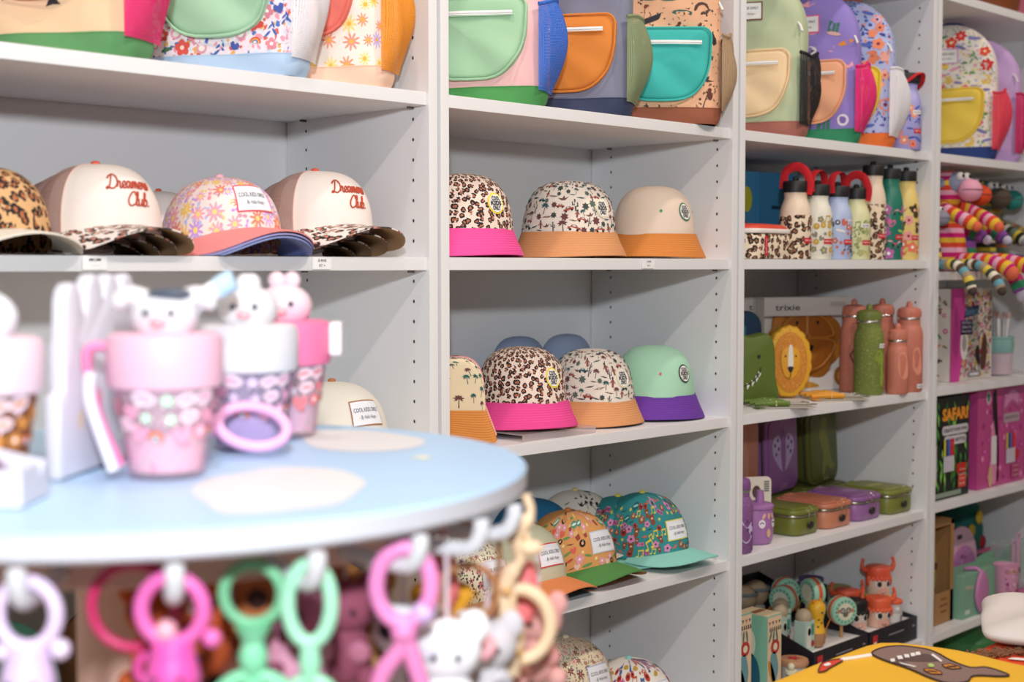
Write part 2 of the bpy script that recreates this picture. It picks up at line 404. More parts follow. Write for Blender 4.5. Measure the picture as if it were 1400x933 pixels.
def m_dog(c='#d97c4e', d='#a3352a'): return [(ell(0, 0, .5, .17, 14, .6), '#f0d7b0'), (ell(0, 0, .5, .09, 14, .6), d), (ell(.02, .03, .36, .03, 10, .6), '#f2cf4a')]
def m_bubble(c='#4f9c86', d='#e9f3ea'): return [(ell(0, .05, .5, .32, 16), c), ([(-.2, -.2), (0, -.25), (-.3, -.5)], c), (ell(0, .05, .38, .1, 12), d)]
def m_fries(c='#a24a3a'): return [([(-.22, -.45), (.22, -.45), (.3, .1), (-.3, .1)], c)]+[(box2(-.26+.13*i, .05, -.17+.13*i, .4+.08*(i % 2)), '#f3d28a') for i in range(4)]
def m_heart(c='#e05a5a'): return [(sp2([(0, -.4), (.42, .1), (.22, .4), (0, .2), (-.22, .4), (-.42, .1)], 3), c)]
def m_flower(c='#e5876f', d='#f5d66a', n=5): return [(star_petal(n), c), (ell(0, 0, .13, .13, 10), d)]
def star_petal(n, k=7):
    P = []
    for i in range(n*k): t = 2*PI*i/(n*k); r = .28+.2*abs(cos(t*n/2))**.7; P.append((r*cos(t), r*sin(t)))
    return P
def m_leaf(c='#4d7d5a'): return [(ell(0, 0, .5, .14, 10), c)]
def m_sprig(c='#3f5fae'): return [(ell(-.2, -.25, .26, .08, 8, .9), c), (ell(.2, -.1, .26, .08, 8, 2.2), c), (ell(-.12, .15, .24, .07, 8, .8), c), (ell(.1, .3, .22, .07, 8, 2.0), c)]
def m_rainbow():
    L = []
    for r, c in ((.5, '#d94b46'), (.38, '#f0a63c'), (.26, '#4f86c6'), (.14, '#fbf3ea')): L.append(([(r*cos(PI*i/10), r*sin(PI*i/10)-.2) for i in range(11)], c))
    return L
def m_fox(c='#2e2a30'): return [([(-.5, -.4), (-.3, .05), (-.35, .4), (-.12, .18), (.1, .42), (.12, .1), (.5, -.05), (.35, -.35), (.05, -.18)], c)]
def m_boat(c='#33303c', d='#6a3b33'): return [([(-.55, .0), (.55, .0), (.38, -.2), (-.38, -.2)], c), (ell(.05, .18, .13, .2), d), (ell(.08, .42, .09, .09), d), ([(-.1, .2), (-.06, .22), (-.35, -.4), (-.4, -.38)], c)]
def m_ring(c='#a55', d='#fff'): return [(ell(0, 0, .34, .34), c), (ell(0, 0, .2, .2), d)]
def m_square(c, d): return [(box2(-.3, -.3, .3, .3), c), (box2(-.18, -.18, .18, .18), d)]
def scatter(mb, S, area, lib, n, size, seed=1, gap=.8, rotv=.4, avoid=None, keep=None):
    rr = random.Random(seed); done = []; x0, x1, y0, y1 = area; tries = 0; mats = {}
    while len(done) < n and tries < n*60:
        tries += 1; sz = size*rr.uniform(.75, 1.25); x, y = rr.uniform(x0, x1), rr.uniform(y0, y1)
        if any(math.hypot(x-a, y-b) < gap*(sz+c)/2 for a, b, c in done): continue
        if avoid and any(abs(x-ax) < aw and abs(y-ay) < ah for ax, ay, aw, ah in avoid): continue
        if keep and not keep(x, y): continue
        done.append((x, y, sz)); rot = rr.uniform(-rotv, rotv)
        for k, (poly, c) in enumerate(rr.choice(lib)):
            mb.decal(poly, on(S, .0005+.00012*k), cloth(c), x, y, sz, rot)
CURS = {'D': ([[(.35, 1.85), (.3, 1.2), (.15, .15), (-.15, .05), (-.1, .3), (.3, .1), (.8, 0), (1.25, .6), (1.15, 1.5), (.6, 2), (0, 1.85), (-.25, 1.5)]], 1.25),
 'C': ([[(1.05, 1.5), (1.0, 1.9), (.6, 1.95), (.15, 1.2), (.1, .5), (.4, 0), (.9, .1), (1.2, .4)]], 1.1),
 'r': ([[(0, .2), (.15, .9), (.22, 1), (.45, .85), (.42, .3), (.55, 0), (.75, .2)]], .7), 'e': ([[(0, .25), (.45, .5), (.55, .8), (.35, 1), (.1, .7), (.1, .3), (.35, 0), (.7, .22)]], .66),
 'a': ([[(.6, .85), (.3, 1), (.05, .5), (.25, 0), (.52, .5), (.6, .95), (.58, .3), (.72, 0), (.9, .2)]], .85), 'm': ([[(0, .2), (.1, 1), (.14, 0), (.2, .7), (.4, 1), (.5, .7), (.5, 0), (.56, .7), (.75, 1), (.86, .7), (.85, .2), (1, 0), (1.15, .2)]], 1.1),
 's': ([[(0, .2), (.3, 1.05), (.45, .5), (.38, .05), (.08, .08)]], .6), 'l': ([[(0, .2), (.34, 1.4), (.3, 2), (.12, 1.7), (.12, .4), (.28, 0), (.5, .2)]], .45),
 'u': ([[(0, 1), (.05, .3), (.25, 0), (.5, .4), (.55, 1), (.55, .3), (.7, 0), (.85, .2)]], .8), 'b': ([[(0, .2), (.3, 1.6), (.2, 2), (.08, 1.5), (.1, .2), (.35, 0), (.6, .5), (.4, .95), (.15, .7)]], .7),
 '.': ([[(.1, .02), (.16, .08), (.2, .02)]], .3)}
def cursive(mb, word, S, mat, h, cx, cy, r, slant=.25, xs=1.22):
    tot = sum(CURS[c][1] for c in word); x = -tot/2; f = on(S, r*.6)
    for c in word:
        for st in CURS[c][0]:
            P = [(p.x, p.y) for p in spline([(a+x+b*slant-.2, b) for a, b in st], 4)]
            mb.tube([f(cx+a*h*xs, cy+(b-.6)*h) for a, b in P], r, mat, 5)
        x += CURS[c][1]
def cool_label(mb, S, cx, cy, w=.062, h=.033, rim='#e05a6a', rot=0):
    if rim: mb.patch(w+.004, h+.004, on(S, .0012), cloth(rim), cx, cy, 6, 3, rot)
    mb.patch(w, h, on(S, .0016), cloth('#eceef4'), cx, cy, 6, 3, rot)
    f = on(S, .0019); k = matte('#26262e')
    mb.text('COOL KIDS ONLY', h*.25, f, k, cx-sin(rot)*h*.14, cy+cos(rot)*h*.14, rot, width=w*.88, bold=.006)
    mb.text('- By Hello Hossy -', h*.24, f, k, cx+sin(rot)*h*.2, cy-cos(rot)*h*.2, rot, shear=.35, width=w*.62)
# ------------------------------------------------------------------ bucket hats
@cached
def stitched(c):
    n = NT('stitched_brim'); s = n.sep(n.uv()); w = n.m('SINE', n.m('MULTIPLY', s[1], 2*PI/.0075))
    n.bump(n.m('ADD', n.m('POWER', n.m('ABSOLUTE', w), .4), n.m('MULTIPLY', n.noise(n.obj(), 25, 2), 1.5)), .55, .0014)
    return n.done(c, .82)
BPROF = [(.0875, .046), (.0868, .056), (.0850, .070), (.0825, .084), (.0790, .098), (.0735, .111), (.0655, .1225), (.0545, .132), (.0405, .1385), (.023, .142), (.0001, .1432)]
def prof_at(prof, s):
    s = max(s, 0)
    for a, b in zip(prof, prof[1:]):
        l = math.hypot(b[0]-a[0], b[1]-a[1])
        if s <= l: t = s/l; return a[0]+(b[0]-a[0])*t, a[1]+(b[1]-a[1])*t
        s -= l
    return prof[-1]
def bucket_hat(loc, crown_m, brim_c, label, group, rim, ink=('#f3f1ea', '#1c1b1e'), eyelet=None, lib=None, seed=1, tilt=0, rz=0, badge=True, sc=1.0, th0=0):
    rr = random.Random(seed); ph = [rr.uniform(0, 6.28) for _ in range(4)]
    def dent(t, z): return 1+.012*sin(2*t+ph[0])+.008*sin(3*t+ph[1]+z*40)+.006*sin(5*t+ph[2]-z*60)
    def S(x, y):
        r, z = prof_at(BPROF, y); t = x/.086; r *= dent(t, z); return (r*sin(t), -r*cos(t), z)
    o = thing('bucket_hat', loc, label, 'bucket hat', rz, group); o.rotation_euler.x = tilt; o.scale = sc if isinstance(sc, tuple) else (sc,)*3
    tot = sum(math.hypot(b[0]-a[0], b[1]-a[1]) for a, b in zip(BPROF, BPROF[1:]))
    m = MB(); m.grid(lambda a, b: S(a*2*PI*.086, b*tot), 56, 22, crown_m, True, (2*PI*.086, tot))
    if lib: scatter(m, S, (-.235, .11, .004, .115), lib, 230, .0200, seed, .68, .3, [(th0, .045, .02, .02)], keep=lambda x, y: y < .07 or rr.random() < .6)
    if eyelet:
        for x in (.062,):
            for sgn in (-1, 1): m.decal(ell(0, 0, .0032, .0032, 10), on(S, .0009), cloth(eyelet), sgn*x+.0, .046)
    m.build('crown', o)
    m = MB(); n = 56; BR = [(.0883, .047), (.0912, .040), (.0965, .026), (.1030, .012), (.1070, .0025), (.106, .0012), (.101, .011), (.0945, .026), (.0885, .043)]
    def T(a, b):
        i = b*(len(BR)-1); k = min(int(i), len(BR)-2); t = i-k; r = BR[k][0]+(BR[k+1][0]-BR[k][0])*t; z = BR[k][1]+(BR[k+1][1]-BR[k][1])*t
        w = (1-z/.047); th = a*2*PI; q = 1+.018*w*sin(3*th+ph[3]); return (r*q*sin(th), -r*q*cos(th), max(z+.0028*w*sin(2*th+ph[0])*.6+.001, .0006))
    m.grid(T, n, 16, stitched(brim_c), True, (.6, .1)); m.build('brim', o)
    if badge:
        m = MB(); F = on(S, .0014); G = on(S, .0018); H_ = on(S, .0022); cx, cy = th0, .045
        m.decal(ell(0, 0, .0185, .0185, 24), F, cloth(rim), cx, cy); m.decal(ell(0, 0, .0155, .0155, 24), G, cloth(ink[0]), cx, cy)
        for w, dy, wd in (('COOL', .0082, .0195), ('KIDS', 0, .025), ('ONLY', -.0082, .0185)): m.text(w, .0098, H_, matte(ink[1]), cx, cy+dy, 0, width=wd, bold=.04)
        plabel(m.build('badge', o), 'round badge with black lettering')
    return o
LEO = leopard('#ecd9ca', '#b06a4e', '#211d22', .0108)
DESERT = [m_palm('#5b3b3b', '#2f5b5e'), m_palm('#4a3434', '#6d3d40'), m_car('#2f5a66'), m_car('#a8564a'), m_bush('#3e4745'), m_person('#8f4f48'), m_cactus('#4a4a48'), m_bird('#714a48'), m_dash('#4a4040'), m_dash('#7a5a52'), m_bush('#6b3f3f'), m_dash('#35585a'), m_bush('#58685f')]
gB = 'bucket hats in the second bookcase'
z1, z2 = SHELF[1][2], SHELF[1][3]
bucket_hat((.133, .112, z1), LEO, '#f4509f', 'leopard print bucket hat with pink brim, beside the bookcase edge on the upper hat shelf', gB, '#f0dc4a', seed=3)
bucket_hat((.413, .118, z1), cloth('#e9dfd2'), '#dc9a66', 'desert scene print bucket hat with light orange brim between leopard and plain beige hats', gB, '#efe7c8', lib=DESERT, seed=4)
bucket_hat((.652, .108, z1), cloth('#e3d0bd'), '#d8863c', 'plain beige bucket hat with orange brim and green eyelets', gB, '#2f7a52', eyelet='#3a9a62', seed=5, sc=(.94, .94, 1))
bucket_hat((.270, .275, z1), cloth('#b9b4b4'), '#a9a4a6', 'grey bucket hat half hidden behind leopard hat on the upper hat shelf', gB, '#888', seed=6, badge=False, sc=.8)
bucket_hat((.284, .116, z2+.013), LEO, '#ef4a98', 'leopard print bucket hat with pink brim standing on a clear plastic riser', gB, '#f0dc4a', seed=7, sc=(.95, .95, 1))
bucket_hat((.489, .128, z2), cloth('#e9dfd2'), '#dc9a66', 'desert scene print bucket hat with orange brim leaning beside the mint hat', gB, '#efe7c8', lib=DESERT, seed=8, sc=(.94, .94, 1))
bucket_hat((.658, .112, z2), cloth('#a8d8bb'), '#6a35a0', 'mint green bucket hat with purple brim', gB, '#20302c', eyelet='#d0677e', seed=9, sc=(.94, .94, 1))
bucket_hat((.465, .298, z2), cloth('#8d9fc0'), '#7f93b8', 'dusty blue bucket hat behind the leopard hat on the riser', gB, '#888', seed=10, badge=False, sc=(.84, .58, 1.13))
bucket_hat((.605, .298, z2), cloth('#95a6c4'), '#8798bd', 'dusty blue bucket hat behind the desert print hat beside the mint one', gB, '#888', seed=11, badge=False, sc=(.84, .58, 1.13))
def riser(loc, label):
    m = MB(); c = clear('#efe6e6', .05, .3); t = .0025
    m.box((0, 0, .0115), (.19, .19, t), c, .0008); m.box((0, -.094, .0053), (.19, t, .0105), c, .0008); m.box((0, .094, .0053), (.19, t, .0105), c, .0008)
    tag(m.build('display_riser', None, loc), label, 'riser')
riser((.284, .116, z2), 'low clear plastic riser under a leopard bucket hat')
# folded bucket hats leaning by the divider
def folded_hat(loc, rz, crown_m, brim_c, label, lean, lib=None, seed=1):
    o = thing('folded_bucket_hat', loc, label, 'bucket hat', rz, 'folded hats leaning at the shelf end'); o.rotation_euler.y = lean; o.scale = (.62, 1, 1)
    def S(x, y):
        t = x/.05; s = max(0, min(1, y/.1)); w = .016*(1-.3*s); r = .078*(1-.55*s**3)
        return (w*sin(t)*(1+.15*sin(t*2)), -r*cos(t), .055+.085*sin(s*PI/2))
    m = MB(); m.grid(lambda a, b: S(a*2*PI*.05, b*.1), 40, 12, crown_m, True, (.4, .1))
    if lib: scatter(m, S, (-.15, .15, .005, .08), lib, 60, .017, seed, .75)
    m.build('crown', o)
    m = MB()
    def T(a, b): t = a*2*PI; k = 1+.22*b; return (.018*k*sin(t)*(1+.3*b), -.079*k*cos(t), .056-.05*b+.004*sin(3*t)*b)
    m.grid(T, 40, 8, stitched(brim_c), True, (.5, .05)); m.grid(lambda a, b: tuple(c*.96 if i < 2 else c for i, c in enumerate(T(a, b))), 40, 8, cloth('#e7b84a'), True); m.build('brim', o)
folded_hat((.036, .060, z2+.010), .5, cloth('#e9d6b2'), '#d8893f', 'folded cream palm print hat with orange brim at the shelf end', -.10, DESERT[:3]+[m_palm('#2e5550', '#2f6a62')], 2)
folded_hat((.090, .115, z2+.010), .5, cloth('#e3a2a0'), '#e8b184', 'folded dusty pink hat with peach brim behind cream palm hat', -.10)
folded_hat((.062, .088, z2+.010), .5, LEO, '#e84a9c', 'folded leopard hat with pink brim squeezed between cream palm and dusty pink hats', -.10)
folded_hat((.085, .195, z2+.012), .4, cloth('#4e7040'), '#57a04c', 'folded olive green hat standing at the very end of the shelf', -.08)
# ------------------------------------------------------------------ peaked caps
class Cap:
    def __init__(s, H=.113, rx=.083, ry=.094, lift=.026, seed=1, box=.34, arch=.030, zmin=0):
        s.H, s.rx, s.ry, s.lift, s.bx, s.arch, s.zmin = H, rx, ry, lift, box, arch, zmin; r_ = random.Random(seed); s.ph = [r_.uniform(0, 6.28) for _ in range(3)]
    def zb(s, th): return s.lift*(max(cos(th), 0)**1.2) + .004
    def S(s, x, y):
        """x metres round from the front centre, y metres up"""
        th = x/.0885; zb = s.zb(th); h = s.H-zb; f = (1+cos(th))/2
        q = max(0, min(1, y/h)); zz = q; e = s.bx+.16*(1-f)
        rho = max(1-zz**(1/.42), 0)**e if zz < 1 else 0
        rho = max(rho, 1e-4); rho *= 1+.006*sin(3*th+s.ph[0]+y*30)+.004*sin(7*th+s.ph[1])
        # seams between the panels pull in a little
        rho *= 1-.010*max(0, cos(6*(th)))**24*(1 if f < .9 else 0)
        return (s.rx*rho*sin(th), -s.ry*rho*cos(th)-.006*(1-zz), zb+h*zz)
    def T(s, a, b):
        x = (a-.5)*2*PI*.0885; th = x/.0885; h = s.H-s.zb(th); v = 1-(1-b)**2.2; return s.S(x, h*v)
    def peak(s, a, b, d=0):
        t = (a*2-1); A = 1.3*t; xi = s.rx*1.0*sin(A); yi = -s.ry*cos(A)-.006; zi = s.zb(A)+.002
        B = PI/2*t; xo = s.rx*1.06*math.copysign(abs(sin(B))**.8, B); yo = -.030-.135*max(cos(B), 0)**.62
        x = xi+(xo-xi)*b; y = yi+(yo-yi)*b; zo = s.lift+.001-s.arch*(abs(x)/.088)**2; z = zi*(1-b)+b*zo
        return (x, y, max(z, s.zmin+.0028)-d)
def cap_parts(o, C, crown, peak_top, peak_under, button, back=None, label=None, lib=None, seed=1, cursive_c=None, strap='#e8dcd0', lsize=1, motif=.0185, avoid=()):
    m = MB(); L = 2*PI*.0885
    half = .235*L
    if back:
        m.grid(lambda a, b: C.T(.5+(a-.5)*.36, b), 24, 18, crown, uvs=(.36*L, .14), uv0=(0, 0))
        m.build('front_panel', o)
        m2 = MB(); m2.grid(lambda a, b: C.T(.68+a*.64, b), 34, 18, back, uvs=(.64*L, .13))
        for sd in (.32, .68): m2.tube([C.T(sd, i/14) for i in range(15)], .0011, cloth(strap), 5)
        m2.build('mesh_back', o)
        m3 = MB(); m3.grid(lambda a, b: tuple(c*.965 if i < 2 else c-.0015 for i, c in enumerate(C.T(.5+(a-.5)*.35, b*.9))), 20, 10, cloth('#e2cfc4')); m3.build('foam_lining', o)
    else:
        m.grid(C.T, 56, 20, crown, True, (L, .14))
        if lib: scatter(m, C.S, (-.15, .06, .006, .1), lib, 130, motif*.92, seed, .74, .5, [(0.0, .045, .042, .028)]+list(avoid), keep=lambda x, y: True)
        m.build('crown', o)
    m = MB(); p = C.S(0, C.H); p = (0, -.002, C.H)
    m.lathe([(.0001, .0052), (.0035, .0050), (.0062, .0032), (.0066, .0008), (.0060, -.001)], cloth(button), 16, p); m.build('button', o)
    m = MB(); m.grid(lambda a, b: C.peak(a, b), 36, 10, peak_top, uvs=(.235, .07)); m.grid(lambda a, b: C.peak(a, b, .0022), 36, 10, peak_under, uvs=(.235, .07))
    m.grid(lambda a, b: C.peak(a, 1, .0022*b), 36, 1, peak_top, uvs=(.2, .002)); m.build('peak', o, angle=60)
    if label is not None:
        m = MB(); cool_label(m, C.S, 0, .043, .062*lsize, .034*lsize, label); plabel(m.build('label_patch', o), 'white woven label with dark lettering')
    if cursive_c:
        m = MB(); cm = cloth(cursive_c); cursive(m, 'Dreamers', C.S, cm, .0092, .006, .056, .0012); cursive(m, 'Club.', C.S, cm, .0092, .014, .033, .0012)
        plabel(m.build('embroidery', o), 'rust red raised script lettering')
    return o
def cap(loc, text, group, rz=0, sc=1.0, cat='cap', name='cap', **kw):
    o = thing(name, loc, text, cat, rz, group); o.scale = sc if isinstance(sc, tuple) else (sc,)*3
    k = {a: kw.pop(a) for a in ('H', 'rx', 'ry', 'lift', 'box', 'arch', 'zmin') if a in kw}; C = Cap(seed=kw.get('seed', 1), **k)
    return cap_parts(o, C, **kw)
zA, zC, zD, zE = SHELF[0][2], SHELF[0][3], SHELF[1][4], SHELF[1][5]
gT = 'trucker caps nested in two rows'
TR = dict(crown=cloth('#efe6de', 900, .08), peak_top=leopard('#efe4dc', '#c58270', '#26211f', .0150), peak_under=cloth('#a8835d'), button='#d95c4a', back=net('#c9a296', .0026, .42), strap='#d9b5a8', cursive_c=None, H=.106, box=.3, lift=.016, arch=.034)
tr1 = [(-.547, .125, .0185), (-.544, .170, .0125), (-.541, .215, .0065), (-.538, .262, .001)]
for i, (x, y, z) in enumerate(tr1):
    cap((x, y, zA+z), ['cream trucker cap with script lettering and leopard peak, beside the leopard crown cap', 'cream trucker cap nested directly behind the lettered one near the leopard crown cap', 'third cream trucker cap in the row behind the leopard crown cap', 'rearmost cream trucker cap in the row behind the leopard crown cap'][i], gT,
        seed=i, name='trucker_cap', sc=1-.012*i, zmin=-z, **{**TR, 'cursive_c': '#b5472f' if i == 0 else None})
tr2 = [(-.172, .125, .027), (-.170, .165, .018), (-.168, .205, .009), (-.166, .245, .001)]
for i, (x, y, z) in enumerate(tr2):
    cap((x, y, zA+z), ['cream trucker cap with script lettering and leopard peak, beside the bookcase side panel', 'cream trucker cap nested directly behind the lettered one near the side panel', 'third cream trucker cap in the row near the side panel', 'rearmost cream trucker cap in the row near the side panel'][i], gT,
        seed=i+5, name='trucker_cap', sc=1-.012*i, zmin=-z, **{**TR, 'cursive_c': '#b5472f' if i == 0 else None})
cap((-.352, .285, zA+.0005), 'pale trucker cap behind the floral cap, only its top showing', gT, seed=12, name='trucker_cap', sc=(.72, .72, .95), **TR)
FLOR = flowers('#f7e6e0', ('#c79be0', '#f5a8b8', '#f6c96f', '#d8b0ea', '#ef8a7a'), .026, 9, .56, '#f6dc82', ('#b8c4ee', '#f29ab0', '#f5d488', '#c79be0'), .0, .62)
gF = 'floral caps stacked between the trucker caps'
for i, (z, pk) in enumerate(((.0090, '#ef9391'), (.0045, '#a9a3d6'), (.0005, '#8e9ed0'))):
    cap((-.352, .118, zA+z), ['floral cap with coral peak and white label, topmost of its stack', 'floral cap with lavender peak, middle of its stack', 'floral cap with blue peak, lowest of its stack'][i], gF, crown=FLOR, peak_top=cloth(pk), peak_under=cloth('#7d86c0'), button='#f2b6c4', label='#e2505c' if i == 0 else None, seed=3+i, H=.106, lift=.026, zmin=-z, arch=.034, sc=1-.008*i)
cap((-.715, .115, zA), 'leopard print cap with cream peak beside the first trucker cap', None, crown=leopard('#d9ab78', '#b0683f', '#1f1b1c', .016), peak_top=cloth('#eee6d6'), peak_under=cloth('#d9d0c0'), button='#2a2322', seed=8, lift=.026)
cap((-.138, .130, zC), 'plain cream cap with tan button behind the round table', None, crown=cloth('#e9e4d8'), peak_top=cloth('#ddd6c8'), peak_under=cloth('#b8ac9a'), button='#b5764a', label='#a5703f', seed=9, H=.117, box=.36)
MUSIC = [m_deck(), m_note(), m_bear(), m_disc('#a3332e', '#4a1f22'), m_note('#e7d33f'), m_flower('#d98ab8', '#5a2a44'), [(star2(6, .3, .12), '#e9d94a')], m_bird('#e46a50'), m_disc('#8a5a4a', '#d6b08a'), m_deck('#d868a8'), m_dash('#1f3f44'), m_bubble('#1f5f62', '#8fd0c8')]
TEAL = dict(crown=cloth('#2f8e92'), peak_top=cloth('#8fd3c6'), peak_under=cloth('#7fbfb2'), button='#efe05a', lib=MUSIC)
gC = 'printed caps on the lower hat shelf'
cap((.652, .137, zD+.010), 'teal music print cap with mint peak and yellow edged label, foremost of the teal pair', gC, label='#efe05a', seed=21, H=.125, lift=.016, arch=.015, **TEAL)
cap((.642, .192, zD+.0005), 'teal music print cap tucked behind the foremost teal one', gC, seed=22, H=.122, lift=.016, arch=.015, **TEAL)
SNACK = [m_disc(), m_dog(), m_bubble(), m_fries(), m_heart('#e06a5a'), m_flower('#e9a0b0', '#f7efe0'), m_leaf('#6a9a5a'), m_disc('#3a2a26', '#c98a5a'), [(star2(5, .3, .14), '#f4e2a0')], m_leaf('#c7503a'), m_dash('#7a4a3a'), m_heart('#f0c6b8')]
cap((.445, .150, zD), 'orange snack print cap with green peak and white label', gC, crown=cloth('#e0a060'), peak_top=cloth('#4f8a45'), peak_under=cloth('#c58a5a'), button='#d88a48', label='#d5d9e6', lib=SNACK, seed=23, H=.124, lift=.030)
cap((.287, .135, zD), 'sage green cap with orange peak and red edged label', gC, crown=cloth('#c6c7ac'), peak_top=cloth('#e08850'), peak_under=cloth('#3f4a58'), button='#c6c7ac', label='#d93a3a', seed=24, H=.124, lift=.030)
cap((.470, .272, zD+.002), 'deep blue cap with white label behind the orange print cap', gC, crown=cloth('#1f6f9f'), peak_top=cloth('#1c5f8a'), peak_under=cloth('#174a6a'), button='#1f6f9f', label='#c9d2e0', seed=25, H=.128)
cap((.605, .276, zD+.002), 'cream cap with black palm print behind the orange print cap', gC, crown=cloth('#e8e0d2'), peak_top=cloth('#d8cfc0'), peak_under=cloth('#b8ac9a'), button='#e0c88a', lib=[m_palm('#26262a', '#2a2a2e'), m_dash('#2a2a2e'), m_bird('#303034'), m_dash('#333')], seed=26, H=.128, motif=.022)
cap((.128, .115, zD), 'cream floral print cap with white label at the shelf end behind hanging toys', gC, crown=flowers('#e6dcc4', ('#c07a7a', '#8a6a8a', '#c89a5a'), .02, 5, .36, '#5a4a3a', ('#7a8a5a', '#4a4a4a')), peak_top=cloth('#b98a5f'), peak_under=cloth('#8a6a4a'), button='#c9a07a', label='#d5d9e6', seed=27, H=.122)
cap((.215, .270, zD+.002), 'brown grey cap with white label in the row behind the sage cap', gC, crown=cloth('#6a6a5c'), peak_top=cloth('#4f5a44'), peak_under=cloth('#3a3f34'), button='#6a6a5c', label='#c9ccd6', seed=28, H=.126)
cap((.455, .165, zE+.062), 'beige flower print cap with lilac label resting on a peach cap', gC, crown=flowers('#e3d4b4', ('#7a4a44', '#e2a0a0', '#6a4038', '#e8b0a8'), .019, 6, .40, '#c9785a', ('#8a8f9a', '#a07a5a')), peak_top=cloth('#dca08a'), peak_under=cloth('#b87a68'), button='#e3d4b4', label='#b9bfe0', seed=29, H=.128)
cap((.452, .175, zE), 'peach cap under the beige flower print cap', gC, crown=cloth('#e2a890'), peak_top=cloth('#dca08a'), peak_under=cloth('#b87a68'), button='#e2a890', seed=30, H=.118)
cap((.585, .115, zE+.012), 'white cap with colourful animal print beside the beige flower cap', gC, crown=cloth('#ece6dc'), peak_top=cloth('#9cc8c0'), peak_under=cloth('#7aa8a0'), button='#8fd3cf', lib=[m_disc('#c23a30', '#5a1a1a'), m_bear('#3a6aa0'), m_flower('#d86a9a', '#5a2a6a'), m_leaf('#c7a03a'), m_bird('#5a3a7a'), m_note('#c2503a')], label='#c9d2e0', seed=31, H=.120)
# ------------------------------------------------------------------ backpacks
class Pack:
    def __init__(s, w=.24, d=.10, h=.35, seed=1):
        s.w, s.d, s.h = w, d, h; r_ = random.Random(seed); s.ph = [r_.uniform(0, 6.28) for _ in range(6)]
    def fac(s, z):
        zs = s.h*.60
        a = 1-.07*max(0, 1-z/.022)**2
        if z > zs: k = min((z-zs)/(s.h-zs), 1); return a*max(1-k**2.3, 0)**.5, max(1-k**4, 0)**.5
        return a, a*(1-.04*z/zs)
    def front(s, x, z):
        fw_, fd = s.fac(z); u = min(abs(2*x/(s.w*max(fw_, .01))), .999)
        y = -(s.d/2)*fd*(1-u**4)**.25
        return y - .004*fd*sin(x*28+s.ph[0])*sin(z*22+s.ph[1]) - .0025*fd*sin(x*55+z*70+s.ph[2])
    def F(s, x, y): return (x, s.front(x, y), y)
    def ring(s, a, z, off=0):
        t = a*2*PI; c, n = sin(t), -cos(t); fw_, fd = s.fac(z)
        k = (abs(c)**4+abs(n)**4)**-.25; x, y = c*k*(s.w/2*fw_+off), n*k*(s.d/2*fd+off)
        e = 1 if n < 0 else .6
        return (x, y - e*fd*(.004*sin(x*28+s.ph[0])*sin(z*22+s.ph[1])+.0025*sin(x*55+z*70+s.ph[2])), z)
def pillow(m, poly, t, fn, mat, rim=.16, n=5, k=4, uvs=1.0):
    cx = sum(p[0] for p in poly)/len(poly); cy = sum(p[1] for p in poly)/len(poly); N = len(poly); b = len(m.v); L = []
    for i in range(n+1): q = PI/2*i/n; L.append((1-rim*(1-cos(q)), t*sin(q)*.82))
    for i in range(1, k+1): q = i/k; L.append(((1-rim)*(1-q)+.02, t*(.82+.18*(1-(1-q)**2))))
    for sc, h in L:
        for x, y in poly: m.pt(fn(cx+(x-cx)*sc, cy+(y-cy)*sc, h))
    uvp = [[(cx+(x-cx)*sc, cy+(y-cy)*sc) for x, y in poly] for sc, h in L]
    for i in range(len(L)-1):
        for j in range(N):
            j2 = (j+1) % N; m.face((b+i*N+j, b+i*N+j2, b+(i+1)*N+j2, b+(i+1)*N+j), mat, [uvp[i][j], uvp[i][j2], uvp[i+1][j2], uvp[i+1][j]])
    q = b+(len(L)-1)*N; m.face([q+j for j in range(N)], mat, uvp[-1])
def dpocket(w, h, z0):
    r = .018; P = [(w/2-r+r*cos(a), z0+h-r+r*sin(a)) for a in [PI/2*i/5 for i in range(6)]]
    P += [(-w/2+r+r*cos(a), z0+h-r+r*sin(a)) for a in [PI/2+PI/2*i/5 for i in range(6)]]
    lo = h*.72
    P += [(-w/2*abs(cos(a))**.62*(1 if cos(a) > 0 else -1), z0+lo-lo*abs(sin(a))**1.0) for a in [PI*i/22 for i in range(1, 22)]]
    return P
